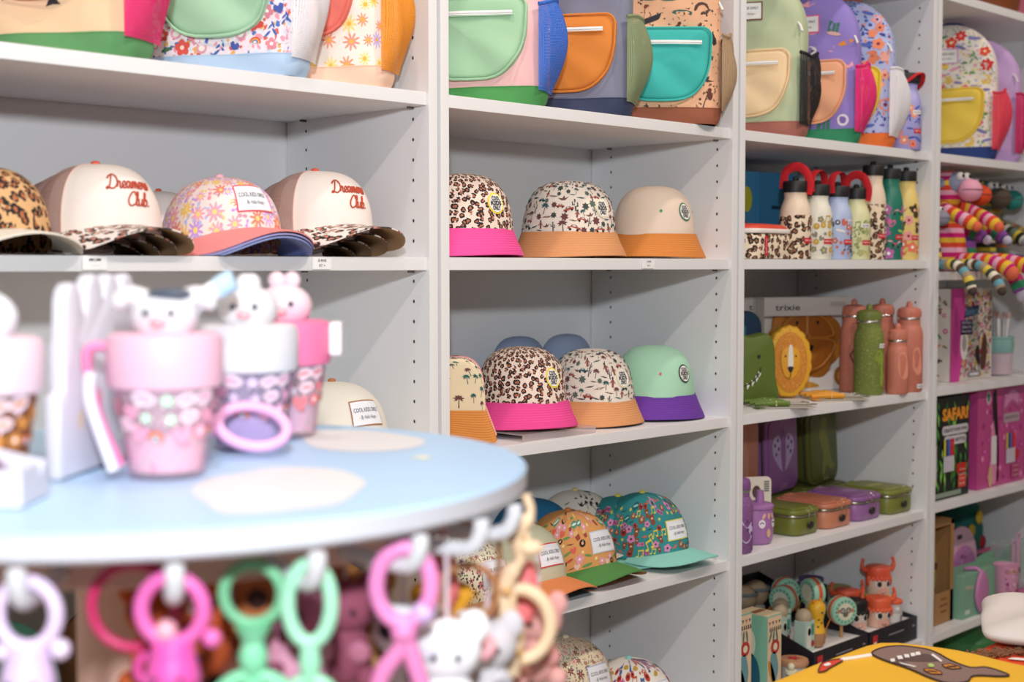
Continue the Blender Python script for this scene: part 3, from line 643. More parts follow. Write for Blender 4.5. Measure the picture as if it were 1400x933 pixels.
def backpack(corner, label, group, body, base, pocket, side, a=58, w=.24, d=.10, h=.35, lib=None, n=26, msize=.03, patch=None, seed=1, handle=None, zipc='#f2f2f0', back=None, pz=.042, inset=.022, rot_extra=0):
    A = math.radians(a); ca, sa = cos(A), sin(A); s = Pack(w, d, h, seed)
    loc = (corner[0]-(w/2*ca-d/2*sa), corner[1]+w/2*sa+d/2*ca, corner[2])
    o = thing('backpack', loc, label, 'backpack', -A, group)
    m = MB(); Z = [h*(1-(1-i/26)**1.5) for i in range(27)]
    m.grid(lambda p, q: s.ring(p, Z[round(q*26)]), 48, 26, body, True, (2*(w+d), h)); m.face(range(47, -1, -1), body)
    if lib: scatter(m, s.F, (-w/2*.93, w/2*.9, .04, h*.9), lib, n, msize, seed, .85, .5, keep=lambda x, y: abs(x) < w/2*s.fac(y)[0]*.9)
    m.build('body', o)
    m = MB(); B = [0, .004, .010, .018, .024, .030]; m.grid(lambda p, q: s.ring(p, B[round(q*5)], .0014), 48, 5, cloth(base), True, (2*(w+d), .04)); m.face(range(47, -1, -1), cloth(base))
    m.tube([s.ring(i/48, .0305, .0012) for i in range(48)], .0011, cloth(base), 5, True); plabel(m.build('base_panel', o), 'contrasting fabric base of the backpack')
    pw = w-2*inset; ph = .140
    f = lambda x, y, t: (x, s.front(x, y)-t+.004 - .003*sin(x*50+s.ph[3])*min(t*60, 1)*sin(y*45+s.ph[4]), y)
    m = MB(); P = dpocket(pw, ph, pz); pillow(m, P, .024, f, cloth(pocket), .15)
    m.tube([f(x*.985, pz+ph/2+(y-pz-ph/2)*.985, .0175) for x, y in P], .0022, cloth(pocket), 6, True); pk = m.build('front_pocket', o)
    m = MB(); zy = pz+ph-.030; G = lambda x, y: f(x, y, .0275)
    m.patch(pw*.80, .011, G, cloth(pocket), 0, zy, 10, 1); m.patch(pw*.78, .0072, lambda x, y: f(x, y, .0284), matte(zipc, .45), 0, zy, 10, 1)
    m.tube([f(pw*.78*(i/10-.5), zy, .0290) for i in range(11)], .0011, matte(zipc, .4), 5); m.build('zip', pk)
    for sd in (-1, 1):
        m = MB(); hh = .148
        def Q(p, q):
            z = .024+hh*q; fw_, fd = s.fac(z); yy = (p-.5)*d*1.02; e = max(sin(PI*p), 0)**.7
            bul = .031*e*(.04+.96*sin(PI*(q*.80+.01)))*(1+.18*sin(p*9+s.ph[5]+q*5))
            return (sd*(w/2*fw_*(1-.035*abs(2*p-1)**4)+.002+bul), yy, z+.006*sin(p*7+s.ph[2])*q)
        m.grid(Q, 18, 16, side, uvs=(.12, .15)); pkt = m.build('side_pocket', o)
        m = MB(); m.tube([Q(i/18, 1) for i in range(19)], .0035, side, 6); m.build('pocket_hem', pkt)
    m = MB(); hz = s.h
    m.tube(spline([(-.035, .012, hz-.012), (-.034, .014, hz-.002), (0, .015, hz+.004), (.034, .014, hz-.002), (.035, .012, hz-.012)], 5), .0065, cloth(handle or base), 8, fx=.5); m.build('handle', o)
    for sd in (-1, 1):
        m = MB(); m.tube(spline([(sd*.045, d*.42, h*.86), (sd*.055, d*.5+.008, h*.72), (sd*.062, d*.5+.010, h*.42), (sd*.075, d*.5+.008, h*.12)], 6), .022, body, 8, fx=.24); m.build('shoulder_strap', o)
    if patch:
        m = MB(); m.patch(.070, .040, on(s.F, .002), cloth(patch), 0, h*.755, 8, 4); m.patch(.064, .034, on(s.F, .0026), cloth('#eef0ee'), 0, h*.755, 8, 4)
        m.text('COOL KIDS ONLY', .0080, on(s.F, .0031), matte('#222'), 0, h*.755+.006, width=.052, bold=.012); m.text('- By Hello Hossy -', .007, on(s.F, .0031), matte('#222'), 0, h*.755-.007, shear=.3, width=.042)
        plabel(m.build('label_patch', o), 'white label with dark lettering')
    m = MB(); m.tube([(w/2*.86, -d*.28, h*.70), (w/2*.95, -d*.35, h*.66), (w/2*1.0, -d*.42, h*.62)], .0026, matte('#f0f0ee', .4), 6); m.build('zip_pull', o)
    return o
zT = SHELF[0][1]
gP = 'backpacks lined up on the top shelf'
PARTY = [m_sprig('#3f67b5'), m_flower('#d9534a', '#f6d7c8'), m_rainbow(), m_leaf('#c7823a'), m_leaf('#4f7a5a'), m_flower('#e28a9a', '#fff'), m_heart('#4a5fae'), m_dash('#c9514a'), m_ring('#e8a0b4', '#f4ece6'), m_sprig('#d0604a'), m_dash('#3f8a6a')]
PICNIC = [[(box2(-.4, -.4, .4, .25), '#f0c8d0'), (box2(-.4, -.4, -.13, -.1), '#26242c'), (box2(.13, -.4, .4, -.1), '#c2455a'), (box2(-.13, -.1, .13, .25), '#c2455a'), (ell(.1, .3, .28, .2), '#7fb9a0')], [(ell(0, .1, .12, .16), '#e8a0a8'), ([(-.1, -.05), (.1, -.05), (0, -.45)], '#c9823a')], [(star2(4, .2, .06), '#2e2b33')], [(star2(3, .2, .08), '#2e2b33')]]
backpack((-.572, -.006, zT), 'cream picnic print backpack with hot pink mesh pocket and green base', gP, cloth('#edcfa8'), '#5f9a62', '#ee8d80', net('#ef2f78', .0050, .24), lib=PICNIC, n=12, msize=.06, seed=41, inset=.03, pz=.075)
backpack((-.312, -.012, zT), 'rainbow print backpack with mint pocket, white mesh and pale blue base', gP, flecks('#f3e6ee', ('#e0604f', '#f2a2b4', '#4f78c0', '#f0b060', '#d8e6f4'), .007, .2, .46, .25), '#b5d0ec', '#a9d3b2', net('#f2f0f4', .0050, .24), lib=PARTY, n=170, msize=.023, seed=42, d=.085, a=60, inset=.028, pz=.055)
backpack((-.140, -.004, zT), 'daisy print backpack with coral pocket and orange mesh', gP, flowers('#f3eadf', ('#f0cf66', '#c9b2e8', '#f0a27e', '#f4dc8a', '#ea9a88'), .021, 9, .47, '#f0b84a'), '#f4cdb4', '#e7796c', net('#f59a2a', .0050, .24), seed=43, d=.085, inset=.04, pz=.075)
backpack((.203, -.006, zT), 'pink backpack with mint pocket, blue mesh and green base', gP, cloth('#f2bfc0'), '#4f9a55', '#a6cfaa', net('#3f74d8', .0050, .24), seed=44)
backpack((.434, -.006, zT), 'grey backpack with orange pocket, olive mesh and navy base', gP, cloth('#83869b'), '#39425f', '#dc8636', net('#8f9c74', .0050, .24), seed=45)
CAMP = [m_boat(), m_fox('#3a3434'), m_dash('#4a3a3a'), m_boat('#33303c', '#8a4a3a'), m_fox('#56423a'), m_leaf('#3f6f6a'), m_dash('#6a4a3a'), m_ring('#5a4038', '#e9b08a'), m_bird('#4a3a38')]
backpack((.688, -.030, zT), 'peach camping print backpack with teal pocket and brown base', gP, flecks('#eeb892', ('#5a4440', '#7a5a4a'), .009, .3, .24, .5), '#97583f', '#3fbdb5', net('#b89a78', .0050, .24), lib=CAMP, n=46, msize=.042, seed=46, a=45, d=.085)
zT3 = zT
backpack((0.997, -.004, zT3), 'sage green backpack with cream pocket, black mesh and brown base', gP, cloth('#b9c7a4'), '#a8695c', '#efd3a8', net('#17161a', .0050, .24), patch='#7a4f3a', seed=47, a=70, w=.235, h=.35)
WORDS = [m_bubble('#f0f0f4', '#3a3a50'), m_flower('#e8923a', '#4a2a2a'), [(box2(-.3, -.3, -.1, .3), '#3f7a6a'), (box2(-.05, -.3, .1, .2), '#3f7a6a'), (box2(.14, -.3, .3, .26), '#3f7a6a'), (ell(.1, -.36, .4, .1), '#e8b8b8')], m_bird('#e8a0b0'), m_ring('#efe8f4', '#8a70c0'), m_leaf('#e8923a')]
backpack((1.218, -.004, zT3), 'purple backpack with peach pocket, hot pink mesh and green base', gP, cloth('#9280cc'), '#2f8a5f', '#f0b08a', net('#f2267c', .0050, .24), lib=WORDS, n=22, msize=.042, patch='#e86aa0', seed=48, d=.082, a=70, w=.235, h=.35)
NAVYF = [m_sprig('#3a4aa0'), m_sprig('#4a62b8'), m_flower('#f0906a', '#8a2a4a'), m_leaf('#34489a'), m_sprig('#3a4aa0'), m_leaf('#5a70c0'), m_flower('#f2b0a0', '#d0503a')]
backpack((1.366, -.004, zT3), 'blue flower print backpack with yellow pocket and white mesh', gP, flecks('#b4c0ea', ('#3a4aa0', '#4a62b8', '#f0906a'), .011, .1, .4, .4), '#ee7a35', '#ecd040', net('#f4f4f8', .0050, .24), lib=NAVYF, n=120, msize=.030, seed=49, a=70, w=.235, h=.345)
MEAD = [m_flower('#e0452f', '#f6dfb0'), m_flower('#f0d066', '#e8a040'), m_leaf('#7f78b8'), m_leaf('#6a9a6a'), m_flower('#e86a8a', '#f8e0d0'), m_leaf('#8f88c8'), m_sprig('#7aa87a'), m_flower('#d83a3a', '#e8a0a0', 7), m_leaf('#e8a0b8')]
backpack((1.880, -.004, SHELF[3][1]), 'meadow flower print backpack with yellow pocket and navy base', gP, flecks('#f1ece2', ('#8fb08a', '#e8b0b8', '#b0a8d8', '#f0e0a0'), .009, .6, .42, .3), '#27407f', '#efd052', net('#f0405a', .0050, .24), lib=MEAD, n=150, msize=.03, patch='#d8a0d8', seed=50, a=76, w=.25, d=.078, h=.352)
backpack((2.030, .004, SHELF[3][1]), 'lilac backpack with yellow pocket behind the meadow flower one', gP, cloth('#cbaade'), '#c4a2d8', '#e6c440', net('#d8286a', .0050, .24), seed=51, a=76, w=.25, d=.09, h=.335, handle='#b53aa8')
# ------------------------------------------------------------------ drinking bottles with red tags
def tagged_bottle(loc, label, body, r=.034, hb=.142, lib=None, strap=True, seed=1, rz=0, group='steel bottles with red tags', n=46, ms=.018, lidr=.8, chip=True, loop_up=True, low=False, upper=None):
    o = thing('drinking_bottle', loc, label, 'bottle', rz, group)
    P = [(.0001, 0), (r*.93, 0), (r, .004), (r, hb*.66), (r*.97, hb*.73), (r*.88, hb*.81), (r*.76, hb*.88), (r*.71, hb*.92), (r*.71, hb*.975), (r*.74, hb*.98), (r*.74, hb), (.0001, hb)]
    m = MB(); m.lathe(P, body, 32, mats=[body]*3+[upper or body]*8)
    def S(x, y): t = x/r; return (r*sin(t), -r*cos(t), y)
    if lib: scatter(m, S, (-r*2.6, r*1.2, .012, hb*.64), lib, n, ms, seed, .8, .6, [(-.15*r, hb*.28, .018, .012)])
    m.build('body', o)
    lr = r*lidr; m = MB(); m.lathe([(.0001, hb), (lr, hb+.0005), (lr*1.02, hb+.004), (lr*1.02, hb+.021), (lr*.97, hb+.0245), (lr*.5, hb+.0255), (.0001, hb+.0255)], matte('#1b1a1c', .5), 28); lid = m.build('lid', o)
    m = MB(); m.box((0, 0, hb+.029), (.016, .010, .012), matte('#1b1a1c', .5), .004); m.build('spout', lid)
    if strap:
        m = MB(); q = spline([(-lr, .0, hb+.008), (-lr*1.06, 0, hb+.028), (-lr*.8, -.002, hb+.048), (0, -.004, hb+.056), (lr*.8, -.002, hb+.048), (lr*1.06, 0, hb+.028), (lr, 0, hb+.008)], 5) if loop_up else spline([(0, -lr*1.05, hb-.004), (0, -lr*1.2, hb+.02), (0, -lr*.8, hb+.046), (0, 0, hb+.056), (0, lr*.9, hb+.045), (0, lr*1.1, hb+.01)], 5)
        if low: q = [V((lr*1.12*sin(a), -lr*1.12*cos(a), hb+.010+.014*cos(a*2))) for a in [2*PI*i/24 for i in range(25)]]
        m.tube(q, .0095, cloth('#d0202a'), 8, fx=.16); m.build('carry_strap', o)
    m = MB(); f = on(S, .0010); cx = -.15*r; cy = hb*.28
    m.patch(.027, .011, f, matte('#cf2030', .5), cx, cy, 6, 2); m.text('hello hossy', .0062, on(S, .0016), matte('#f6f2f0'), cx, cy, width=.022); plabel(m.build('red_tag', o), 'small red brand tag')
    if chip:
        m = MB(); m.patch(.026, .0085, f, matte('#f4f4f4', .5), -r*.25, hb*.56, 6, 2); m.text('BLNKT', .0055, on(S, .0016), matte('#222'), -r*.25, hb*.56, width=.020); m.build('name_sticker', o)
    return o
b3 = SHELF[2]
LILF = [m_sprig('#3a4aa0'), m_leaf('#4a62b8'), m_flower('#f09a80', '#fff0e0'), m_flower('#e8806a', '#c03a3a'), m_leaf('#34489a'), m_sprig('#4a58b0')]
tagged_bottle((1.503, .034, b3[1]), 'lilac flower print bottle standing beside the backpacks on the top shelf', plastic('#a9a6e2', .4), .037, .155, LILF, True, 61, group=None, n=70, ms=.022, chip=True, lidr=.86, low=True)
ICON = lambda cs: [m_bear(cs[0]), m_flower(cs[1], cs[2]), m_disc(cs[0], cs[2]), m_star(cs[1]), m_leaf(cs[2]), m_note(cs[0]), m_heart(cs[1])]
def m_star(c): return [(star2(5, .34, .15), c)]
LEOB = leopard('#efdcc0', '#9a6446', '#2a2122', .0145)
yb = .04
tagged_bottle((1.050, yb, b3[2]), 'short leopard bottle with red loop strap beside the leopard lunch box', LEOB, seed=62, upper=plastic('#ead6bd', .4), rz=.1, loop_up=False, chip=False)
tagged_bottle((1.136, yb, b3[2]), 'short cream bottle with animal print and red loop strap', plastic('#e9e6d6', .4), .0325, .138, ICON(('#c7a04a', '#8a8a7a', '#d8c060')), True, 63, chip=False)
tagged_bottle((1.218, yb, b3[2]), 'short pale blue bottle with red loop strap', plastic('#b3c2e4', .4), .0325, .138, ICON(('#4a4a58', '#c86a5a', '#e8e4e0')), True, 64, chip=False)
tagged_bottle((1.298, yb, b3[2]), 'short pale green bottle with white sticker and red strap', plastic('#dfdfae', .4), .0315, .136, ICON(('#8a9a5a', '#a8b07a', '#c8b870')), True, 65, loop_up=False)
tagged_bottle((1.370, yb, b3[2]), 'tall leopard bottle with black lid', LEOB, .0300, .192, None, False, 66, chip=False, upper=plastic('#ead6bd', .4))
tagged_bottle((1.447, yb, b3[2]), 'tall dark green bottle with palm print and black lid', plastic('#247a66', .4), .0305, .188, [m_palm('#c87a9a', '#8fd0e8'), m_star('#e8d83a'), m_heart('#d86aa0'), m_car('#e06a8a'), m_flower('#c06ab0', '#fff'), m_leaf('#9fd86a')], False, 67, n=34, ms=.03, chip=False)
tagged_bottle((1.527, .043, b3[2]), 'tall yellow bottle with flower print and black lid beside the side panel', plastic('#ecd07c', .4), .0310, .186, [m_flower('#e87a5a', '#fff'), m_bird('#d8503a'), m_flower('#f0a0a0', '#8a3a2a'), m_bear('#4a3a2a')], False, 68, n=22, ms=.03, chip=False)
# leopard lunch box
o = thing('lunch_box', (.925, .073, b3[2]), 'leopard lunch box with white rim and red top', 'lunch box', .06)
LB = rrect(.165, .125, .032)
m = MB(); m.slab(LB, .052, LEOB, r=.004); 
m.wn = False; m.build('body', o)
m = MB(); m.slab(rrect(.169, .129, .034), .010, matte('#efe8e0'), lambda x, y, h: (x, y, .0525+h), .003); m.build('rim', o)
m = MB(); pillow(m, rrect(.158, .118, .03), .012, lambda x, y, h: (x, y, .0625+h), matte('#d8452f', .5), .3); lidp = m.build('lid', o)
m = MB(); m.tube(spline([(-.07, .03, .064), (-.06, .032, .082), (-.02, .034, .088), (.03, .034, .078)], 5), .011, cloth('#8a2a5a'), 8, fx=.25); m.build('strap', lidp)
m = MB(); fn = lambda x, y: (x-.035, -.0632, .027+y)
m.decal(rrect(.013, .040, .004), fn, matte('#cf2030', .5)); m.text('hello hossy', .006, lambda x, y: (x-.035, -.0636, .027+y), matte('#f6f2f0'), rot=PI/2, width=.03); plabel(m.build('red_tag', o), 'upright red brand tag')
def plain_box(name, loc, dim, mat, label, cat, rz=0, group=None, art=None, r=.0015):
    """carton with fold seams on its top and printed art on its front"""
    o = thing(name, loc, label, cat, rz, group); w, d, h = dim
    m = MB(); m.box((0, 0, h/2), dim, mat, r); m.build('carton', o)
    m = MB(); m.box((0, d*.2, h+.0004), (w*.99, .001, .0008), matte('#6a6a6a'), 0); m.box((0, -d/2+.004, h+.0004), (w*.4, .006, .0009), mat, 0); m.build('tuck_flap', o)
    if art: art(o, lambda x, y: (x, -d/2-.0006, y))
    return o
def blue_art(o, F):
    m = MB(); m.decal(box2(-.03, .12, .03, .128), F, matte('#16324f')); m.decal(ell(.05, .14, .02, .03), F, matte('#d8d83a')); m.build('print', o)
plain_box('carton_box', (.935, .285, b3[2]), (.17, .10, .175), matte('#3a86b8'), 'blue carton standing behind the leopard lunch box', 'box', 0, 'blue cartons at the back of the bottle shelf', blue_art)
plain_box('carton_box', (1.12, .30, b3[2]), (.17, .10, .205), matte('#4a96c4'), 'taller blue carton behind the row of short bottles', 'box', 0, 'blue cartons at the back of the bottle shelf', blue_art)
plain_box('carton_box', (1.30, .30, b3[2]), (.17, .10, .205), matte('#3f8cbc'), 'blue carton behind the green and yellow bottles', 'box', 0, 'blue cartons at the back of the bottle shelf', blue_art)
# ------------------------------------------------------------------ shelf of animal tableware
def dome_bottle(loc, label, c, r=.033, hb=.165, rz=0, group='matt bottles with domed caps', motif=None, speck=None, sticker=None, card=False):
    o = thing('drinking_bottle', loc, label, 'bottle', rz, group); mat = flecks(c, speck, .006, .1, .22, .3) if speck else plastic(c, .5)
    P = [(.0001, 0), (r*.9, 0), (r, .005), (r, hb*.76), (r*.97, hb*.82), (r*.9, hb*.88), (r*.80, hb*.92), (r*.78, hb*.93), (r*.80, hb*.945), (r*.78, hb*.96), (r*.79, hb*.985), (r*.79, hb), (.0001, hb)]
    m = MB(); m.lathe(P, mat, 32)
    def S(x, y): t = x/r; return (r*sin(t), -r*cos(t), y)
    if motif: motif(m, S, hb)
    m.build('body', o)
    m = MB(); m.lathe([(r*.80, hb), (r*.82, hb+.001), (r*.82, hb+.004), (r*.80, hb+.005)], metal(), 28); plabel(m.build('neck_ring', o), 'bright steel ring')
    m = MB(); q = r*.84; m.lathe([(.0001, hb+.005), (q*.96, hb+.005), (q, hb+.008), (q, hb+.020), (q*.93, hb+.026), (q*.6, hb+.030), (.0001, hb+.0315)], plastic(c, .5), 28)
    for i in range(14):
        t = 2*PI*i/14; m.tube([(q*sin(t), -q*cos(t), hb+.008), (q*sin(t), -q*cos(t), hb+.020)], .0011, plastic(c, .5), 5)
    cp = m.build('cap', o); m = MB(); m.lathe([(.0075, hb+.029), (.0075, hb+.036), (.006, hb+.041), (.003, hb+.0435), (.0001, hb+.044)], plastic(c, .5), 16); m.build('cap_knob', cp)
    if sticker:
        m = MB(); cx, cy = sticker; m.patch(.024, .010, on(S, .001), matte('#f2f2f2'), cx, cy, 5, 1); m.text('BLNK', .006, on(S, .0016), matte('#222'), cx, cy, width=.018); m.build('name_sticker', o)
    if card:
        m = MB(); m.patch(.03, .05, on(S, .004), matte('#d8cfc6'), -.012, hb*.52, 6, 2, .2); m.tube([S(-.03, hb*.6), (-r-.004, -.012, hb*.5), S(-.03, hb*.35)], .0015, matte('#222'), 5); m.build('hang_tag', o)
    return o
def croc(m, S, hb): m.decal(sp2([(.0, .105), (.012, .100), (.018, .085), (.014, .06), (.02, .04), (.012, .02), (.004, .03), (.006, .055), (-.002, .075), (-.01, .085)], 4), on(S, .0007), matte('#8aa03a'), -.012, .0)
def blob(m, S, hb): m.decal(sp2([(0, .02), (.014, .03), (.012, .06), (.004, .085), (-.010, .08), (-.012, .04)], 4), on(S, .0007), matte('#e0937c'), -.014, hb*.12)
z3 = b3[3]
gM = 'matt bottles with domed caps'
GB = dome_bottle((1.395, .060, z3), 'olive green bottle with crocodile motif and domed cap', '#73803a', .0345, .168, speck=('#a8b060', '#98a050'), motif=croc, sticker=(.002, .115))
CO = '#cb7b66'
dome_bottle((1.436, .124, z3), 'tall coral bottle standing behind the olive green one with hang tag', CO, .033, .178, speck=('#dc9a86', '#d68f7a'), card=True)
dome_bottle((1.532, .104, z3), 'tall coral bottle at the back between green and coral bottles', CO, .033, .178, speck=('#dc9a86', '#d68f7a'))
dome_bottle((1.535, .034, z3), 'tall coral bottle against the side panel with white sticker', CO, .033, .172, motif=blob, sticker=(-.002, .014))
dome_bottle((1.457, .020, z3), 'short coral bottle in front of the tall coral ones', CO, .0265, .122, motif=blob)
# lion meal set in window cartons
def meal_box(loc, rz, label):
    o = thing('gift_carton', loc, label, 'gift box', rz, 'window cartons with lion meal sets'); w, h, d = .255, .225, .045
    m = MB(); cm = matte('#e6e0da'); m.box((0, d/2-.001, h/2), (w, .002, h), cm, 0)
    for x, ww in ((-w/2, .003), (w/2, .003)): m.box((x, 0, h/2), (ww, d, h), clear('#f2f0ee', .05, .25), 0)
    m.box((0, 0, .0015), (w, d, .003), cm, 0); m.box((0, 0, h-.0015), (w, d, .003), clear('#f2f0ee', .05, .25), 0)
    m.box((0, -d/2, h-.022), (w, .0015, .044), clear('#f6f2ee', .1, .6), 0); m.build('carton', o)
    m = MB(); m.text('trixie', .021, lambda x, y: (x-.062, -d/2-.0012, h-.024+y), matte('#2a2726'), width=.070, bold=.01); m.build('lettering', o); m = MB(); [m.decal(box2(.06, h-.014-.004*i, .105, h-.0125-.004*i), lambda x, y: (x, -d/2-.0012, y), matte('#9a9490')) for i in range(3)]; m.build('fine_print', o)
    m = MB(); c = plastic('#c07a2c', .5); c2 = plastic('#a96523', .5); F = lambda x, y, t: (x+.01, d/2-.004-t, y+.118)
    mane = [((.098+.010*abs(sin(4.5*a)))*cos(a), (.092+.010*abs(sin(4.5*a)))*sin(a)) for a in [2*PI*i/72 for i in range(72)]]
    m.slab(mane, .014, c, F, .004); m.slab(circ(40, .082), .004, c2, lambda x, y, t: F(x, y, .0142+t), .001)
    for pts in ([(-.072, .012), (-.006, .012), (-.006, .070), (-.050, .055), (-.070, .035)], [(.072, .012), (.006, .012), (.006, .070), (.050, .055), (.070, .035)]):
        m.tube([F(x, y, .019) for x, y in sp2(pts, 4)], .0035, c, 6, True)
    m.tube([F(x, y, .019) for x, y in sp2([(-.075, 0), (-.05, -.055), (0, -.072), (.05, -.055), (.075, 0)], 6)], .0035, c, 6, True)
    for x in (-.03, .03): m.decal(ell(0, 0, .004, .005), lambda a, b: F(a+x, b+.045, .0195), matte('#241c18'))
    m.decal(sp2([(-.016, .008), (.016, .010), (.014, -.004), (0, -.016), (-.014, -.004)], 3), lambda a, b: F(a, b-.020, .0195), matte('#1d1816')); m.tube([F(0, -.034, .0195), F(0, -.046, .0195), F(-.012, -.05, .0195)], .0012, matte('#241c18'), 5); plabel(m.build('divided_plate', o), 'lion shaped divided silicone plate')
    m = MB(); m.decal(sp2([(-.12, .004), (-.12, .03), (-.04, .038), (.03, .030), (.06, .045), (.10, .06), (.124, .05), (.124, .004)], 4), lambda x, y: (x, -d/2-.0012, y), matte('#efe9e2')); m.decal(sp2([(-.12, .006), (-.12, .024), (-.04, .030), (.03, .008)], 4), lambda x, y: (x, -d/2-.0018, y), matte('#d39a3a'))
    m.decal(ell(.092, .033, .020, .024), lambda x, y: (x, -d/2-.0020, y), matte('#a9702f')); m.decal(ell(.092, .033, .011, .014), lambda x, y: (x, -d/2-.0024, y), matte('#e0a040')); m.build('card_sleeve', o)
    return o
meal_box((1.392, .236, z3), -.40, 'window carton with lion divided plate behind the green bottle')
meal_box((1.370, .2965, z3), -.40, 'window carton mostly hidden behind the front lion plate carton')
def face_bag(loc, rz, poly, t, c, label, parts, name='lunch_bag', cat='lunch bag', up_=0):
    o = thing(name, loc, label, cat, rz, 'animal lunch bags'); m = MB()
    m.slab(poly, t, plastic(c, .6), lambda x, y, h: (x, -h+t/2, y), .012); m.build('body', o)
    for nm, lb, fn in parts:
        m = MB(); fn(m, lambda x, y, h=0: (x, -t/2-h-.0006, y)); q = m.build(nm, o)
        if lb: plabel(q, lb)
    return o
lion = [((.052+.003*abs(sin(9*a)))*cos(a), .083+(.081+.003*abs(sin(9*a)))*sin(a)) for a in [2*PI*i/90 for i in range(90)]]
lion = [(x, max(y, .002)) for x, y in lion]
def l_mane(m, F):
    k = flecks('#d2862a', ('#e9b060', '#dfa050'), .0045, .1, .3, .2)
    m.slab(sp2([(.040*cos(a), .083+.068*sin(a)) for a in [2*PI*i/24 for i in range(24)]], 2), .002, k, lambda x, y, h: F(x, y, h), .0006)
def l_face(m, F): m.slab(sp2([(0, .045), (.014, .055), (.022, .085), (.018, .11), (0, .118), (-.018, .11), (-.022, .085), (-.014, .055)], 4), .0035, plastic('#e8a628', .6), lambda x, y, h: F(x, y, h+.002), .001)
def l_nose(m, F):
    m.decal(sp2([(-.004, .118), (.004, .118), (.006, .07), (0, .064), (-.006, .07)], 3), lambda x, y: F(x, y, .0058), matte('#f0e9dc')); m.decal(sp2([(-.007, .072), (.007, .072), (0, .058)], 3), lambda x, y: F(x, y, .0062), matte('#201a18'))
    for x in (-.012, .012): m.decal(ell(x, .097, .002, .0025, 8), lambda a, b: F(a, b, .0062), matte('#201a18'))
    m.tube([F(0, .058, .006), F(0, .050, .006), F(-.005, .047, .006)], .0009, matte('#201a18'), 5)
face_bag((1.190, .150, z3), -.72, lion, .050, '#e6ac28', 'yellow lion lunch bag with scalloped mane', [('mane', None, l_mane), ('face', None, l_face), ('nose', 'white stripe with black nose', l_nose)])
dino = sp2([(-.10, .004), (.075, .004), (.082, .06), (.078, .13), (.06, .152), (.02, .146), (-.02, .158), (-.06, .150), (-.10, .155), (-.115, .10), (-.112, .04)], 4)
def d_face(m, F):
    m.decal(ell(.040, .102, .004, .0045, 10), lambda x, y: F(x, y, .0004), matte('#1c1e18'))
    m.tube([F(x, y, .0005) for x, y in sp2([(.045, .078), (.038, .06), (.022, .045), (.0, .036)], 4, False)], .0012, matte('#22261a'), 5)
    for x, y in ((.042, .068), (.036, .058), (.027, .049), (.016, .042)): m.decal([(x-.004, y+.003), (x+.003, y-.002), (x-.002, y-.012)], lambda a, b: F(a, b, .0008), matte('#f0eee6'))
face_bag((.995, .150, z3+.002), -.62, dino, .055, '#5c7028', 'dark green dinosaur lunch bag with white teeth', [('face', 'dinosaur eye and toothed mouth', d_face)])
navy = rrect(.17, .17, .035); navy = [(x, y+.0872) for x, y in navy]
face_bag((1.090, .245, z3), -.3, [(x, y*1.15) for x, y in navy], .05, '#2a4a68', 'navy lunch bag standing behind the dinosaur one', [('print', None, lambda m, F: [m.decal([(a*.05+.03, b*.05+.14) for a, b in p], lambda x, y: F(x, y, .0004), matte('#3f8a9a')) for p, c in m_cactus('#000')[:3]])])
def cutlery(loc, rz, c, label):
    o = thing('cutlery_card', loc, label, 'cutlery set', rz, 'children cutlery on cards'); m = MB(); m.box((0, 0, .0012), (.105, .125, .0016), matte('#b5b0a4'), 0); m.box((.04, -.06, .0021), (.03, .02, .0004), matte(c), 0); m.build('card', o)
    for i, x in enumerate((-.040, -.005, .03)):
        m = MB(); m.tube(spline([(x, -.066, .008), (x, -.03, .0095), (x, .0, .009), (x, .012, .0075)], 4), [.0045]*4+[.0068]*5+[.0062]*3+[.004], plastic(c, .5), 10); h = m.build(['fork', 'spoon', 'knife'][i], o)
        m = MB(); mt = metal('#9a968e', .5); m.tube([(x, .012, .0075), (x, .04, .007), (x, .052, .006)], .0022, mt, 6)
        if i == 0:
            for k in (-1, 0, 1): m.tube([(x, .05, .006), (x+k*.004, .056, .006), (x+k*.004, .070, .007)], .0013, mt, 5)
        elif i == 1: m.ball((x, .060, .0065), .008, mt, 12, 8, (.8, 1.3, .35))
        else: m.tube([(x, .05, .006), (x, .066, .006), (x+.001, .074, .006)], [.003, .0062, .002], mt, 8, fx=.3)
        m.build('blade', h); m = MB(); m.tube([(x-.006, -.02, .004), (x-.005, -.02, .0145), (x+.005, -.02, .0145), (x+.006, -.02, .004)], .0014, matte('#d8c8a8'), 5); m.build('tie', h)
cutlery((1.010, .050, z3), .95+PI, '#5f7a2c', 'card of green handled cutlery in front of the dinosaur bag')
cutlery((1.245, .060, z3), .95+PI, '#e09a28', 'card of yellow handled cutlery in front of the lion bag')
# ------------------------------------------------------------------ lunch boxes and cups on the lower shelf
z4 = b3[4]
def mk_meerkat(m, F, c): m.decal(sp2([(0, .07), (.014, .06), (.016, .03), (.022, -.01), (.018, -.06), (.008, -.072), (-.008, -.072), (-.018, -.06), (-.022, -.01), (-.016, .03), (-.014, .06)], 3), F, c)
def mk_peacock(m, F, c):
    for sg in (-1, 1):
        m.decal(sp2([(0, -.045), (sg*.040, -.005), (sg*.042, .03), (sg*.024, .045), (sg*.010, .03)], 4), F, c)
        for x, y in ((.030, .0), (.034, .022), (.022, .033), (.019, .012)): m.decal(ell(sg*x, y, .004, .005, 8), lambda a, b: F(a, b)+V((0, 0, .0004)) if False else F(a, b, .0004), matte('#5a3a68'))
    m.decal(sp2([(0, -.055), (.010, -.01), (.008, .04), (0, .06), (-.008, .04), (-.010, -.01)], 4), lambda a, b: F(a, b, .0002), matte('#8a5f9a'))
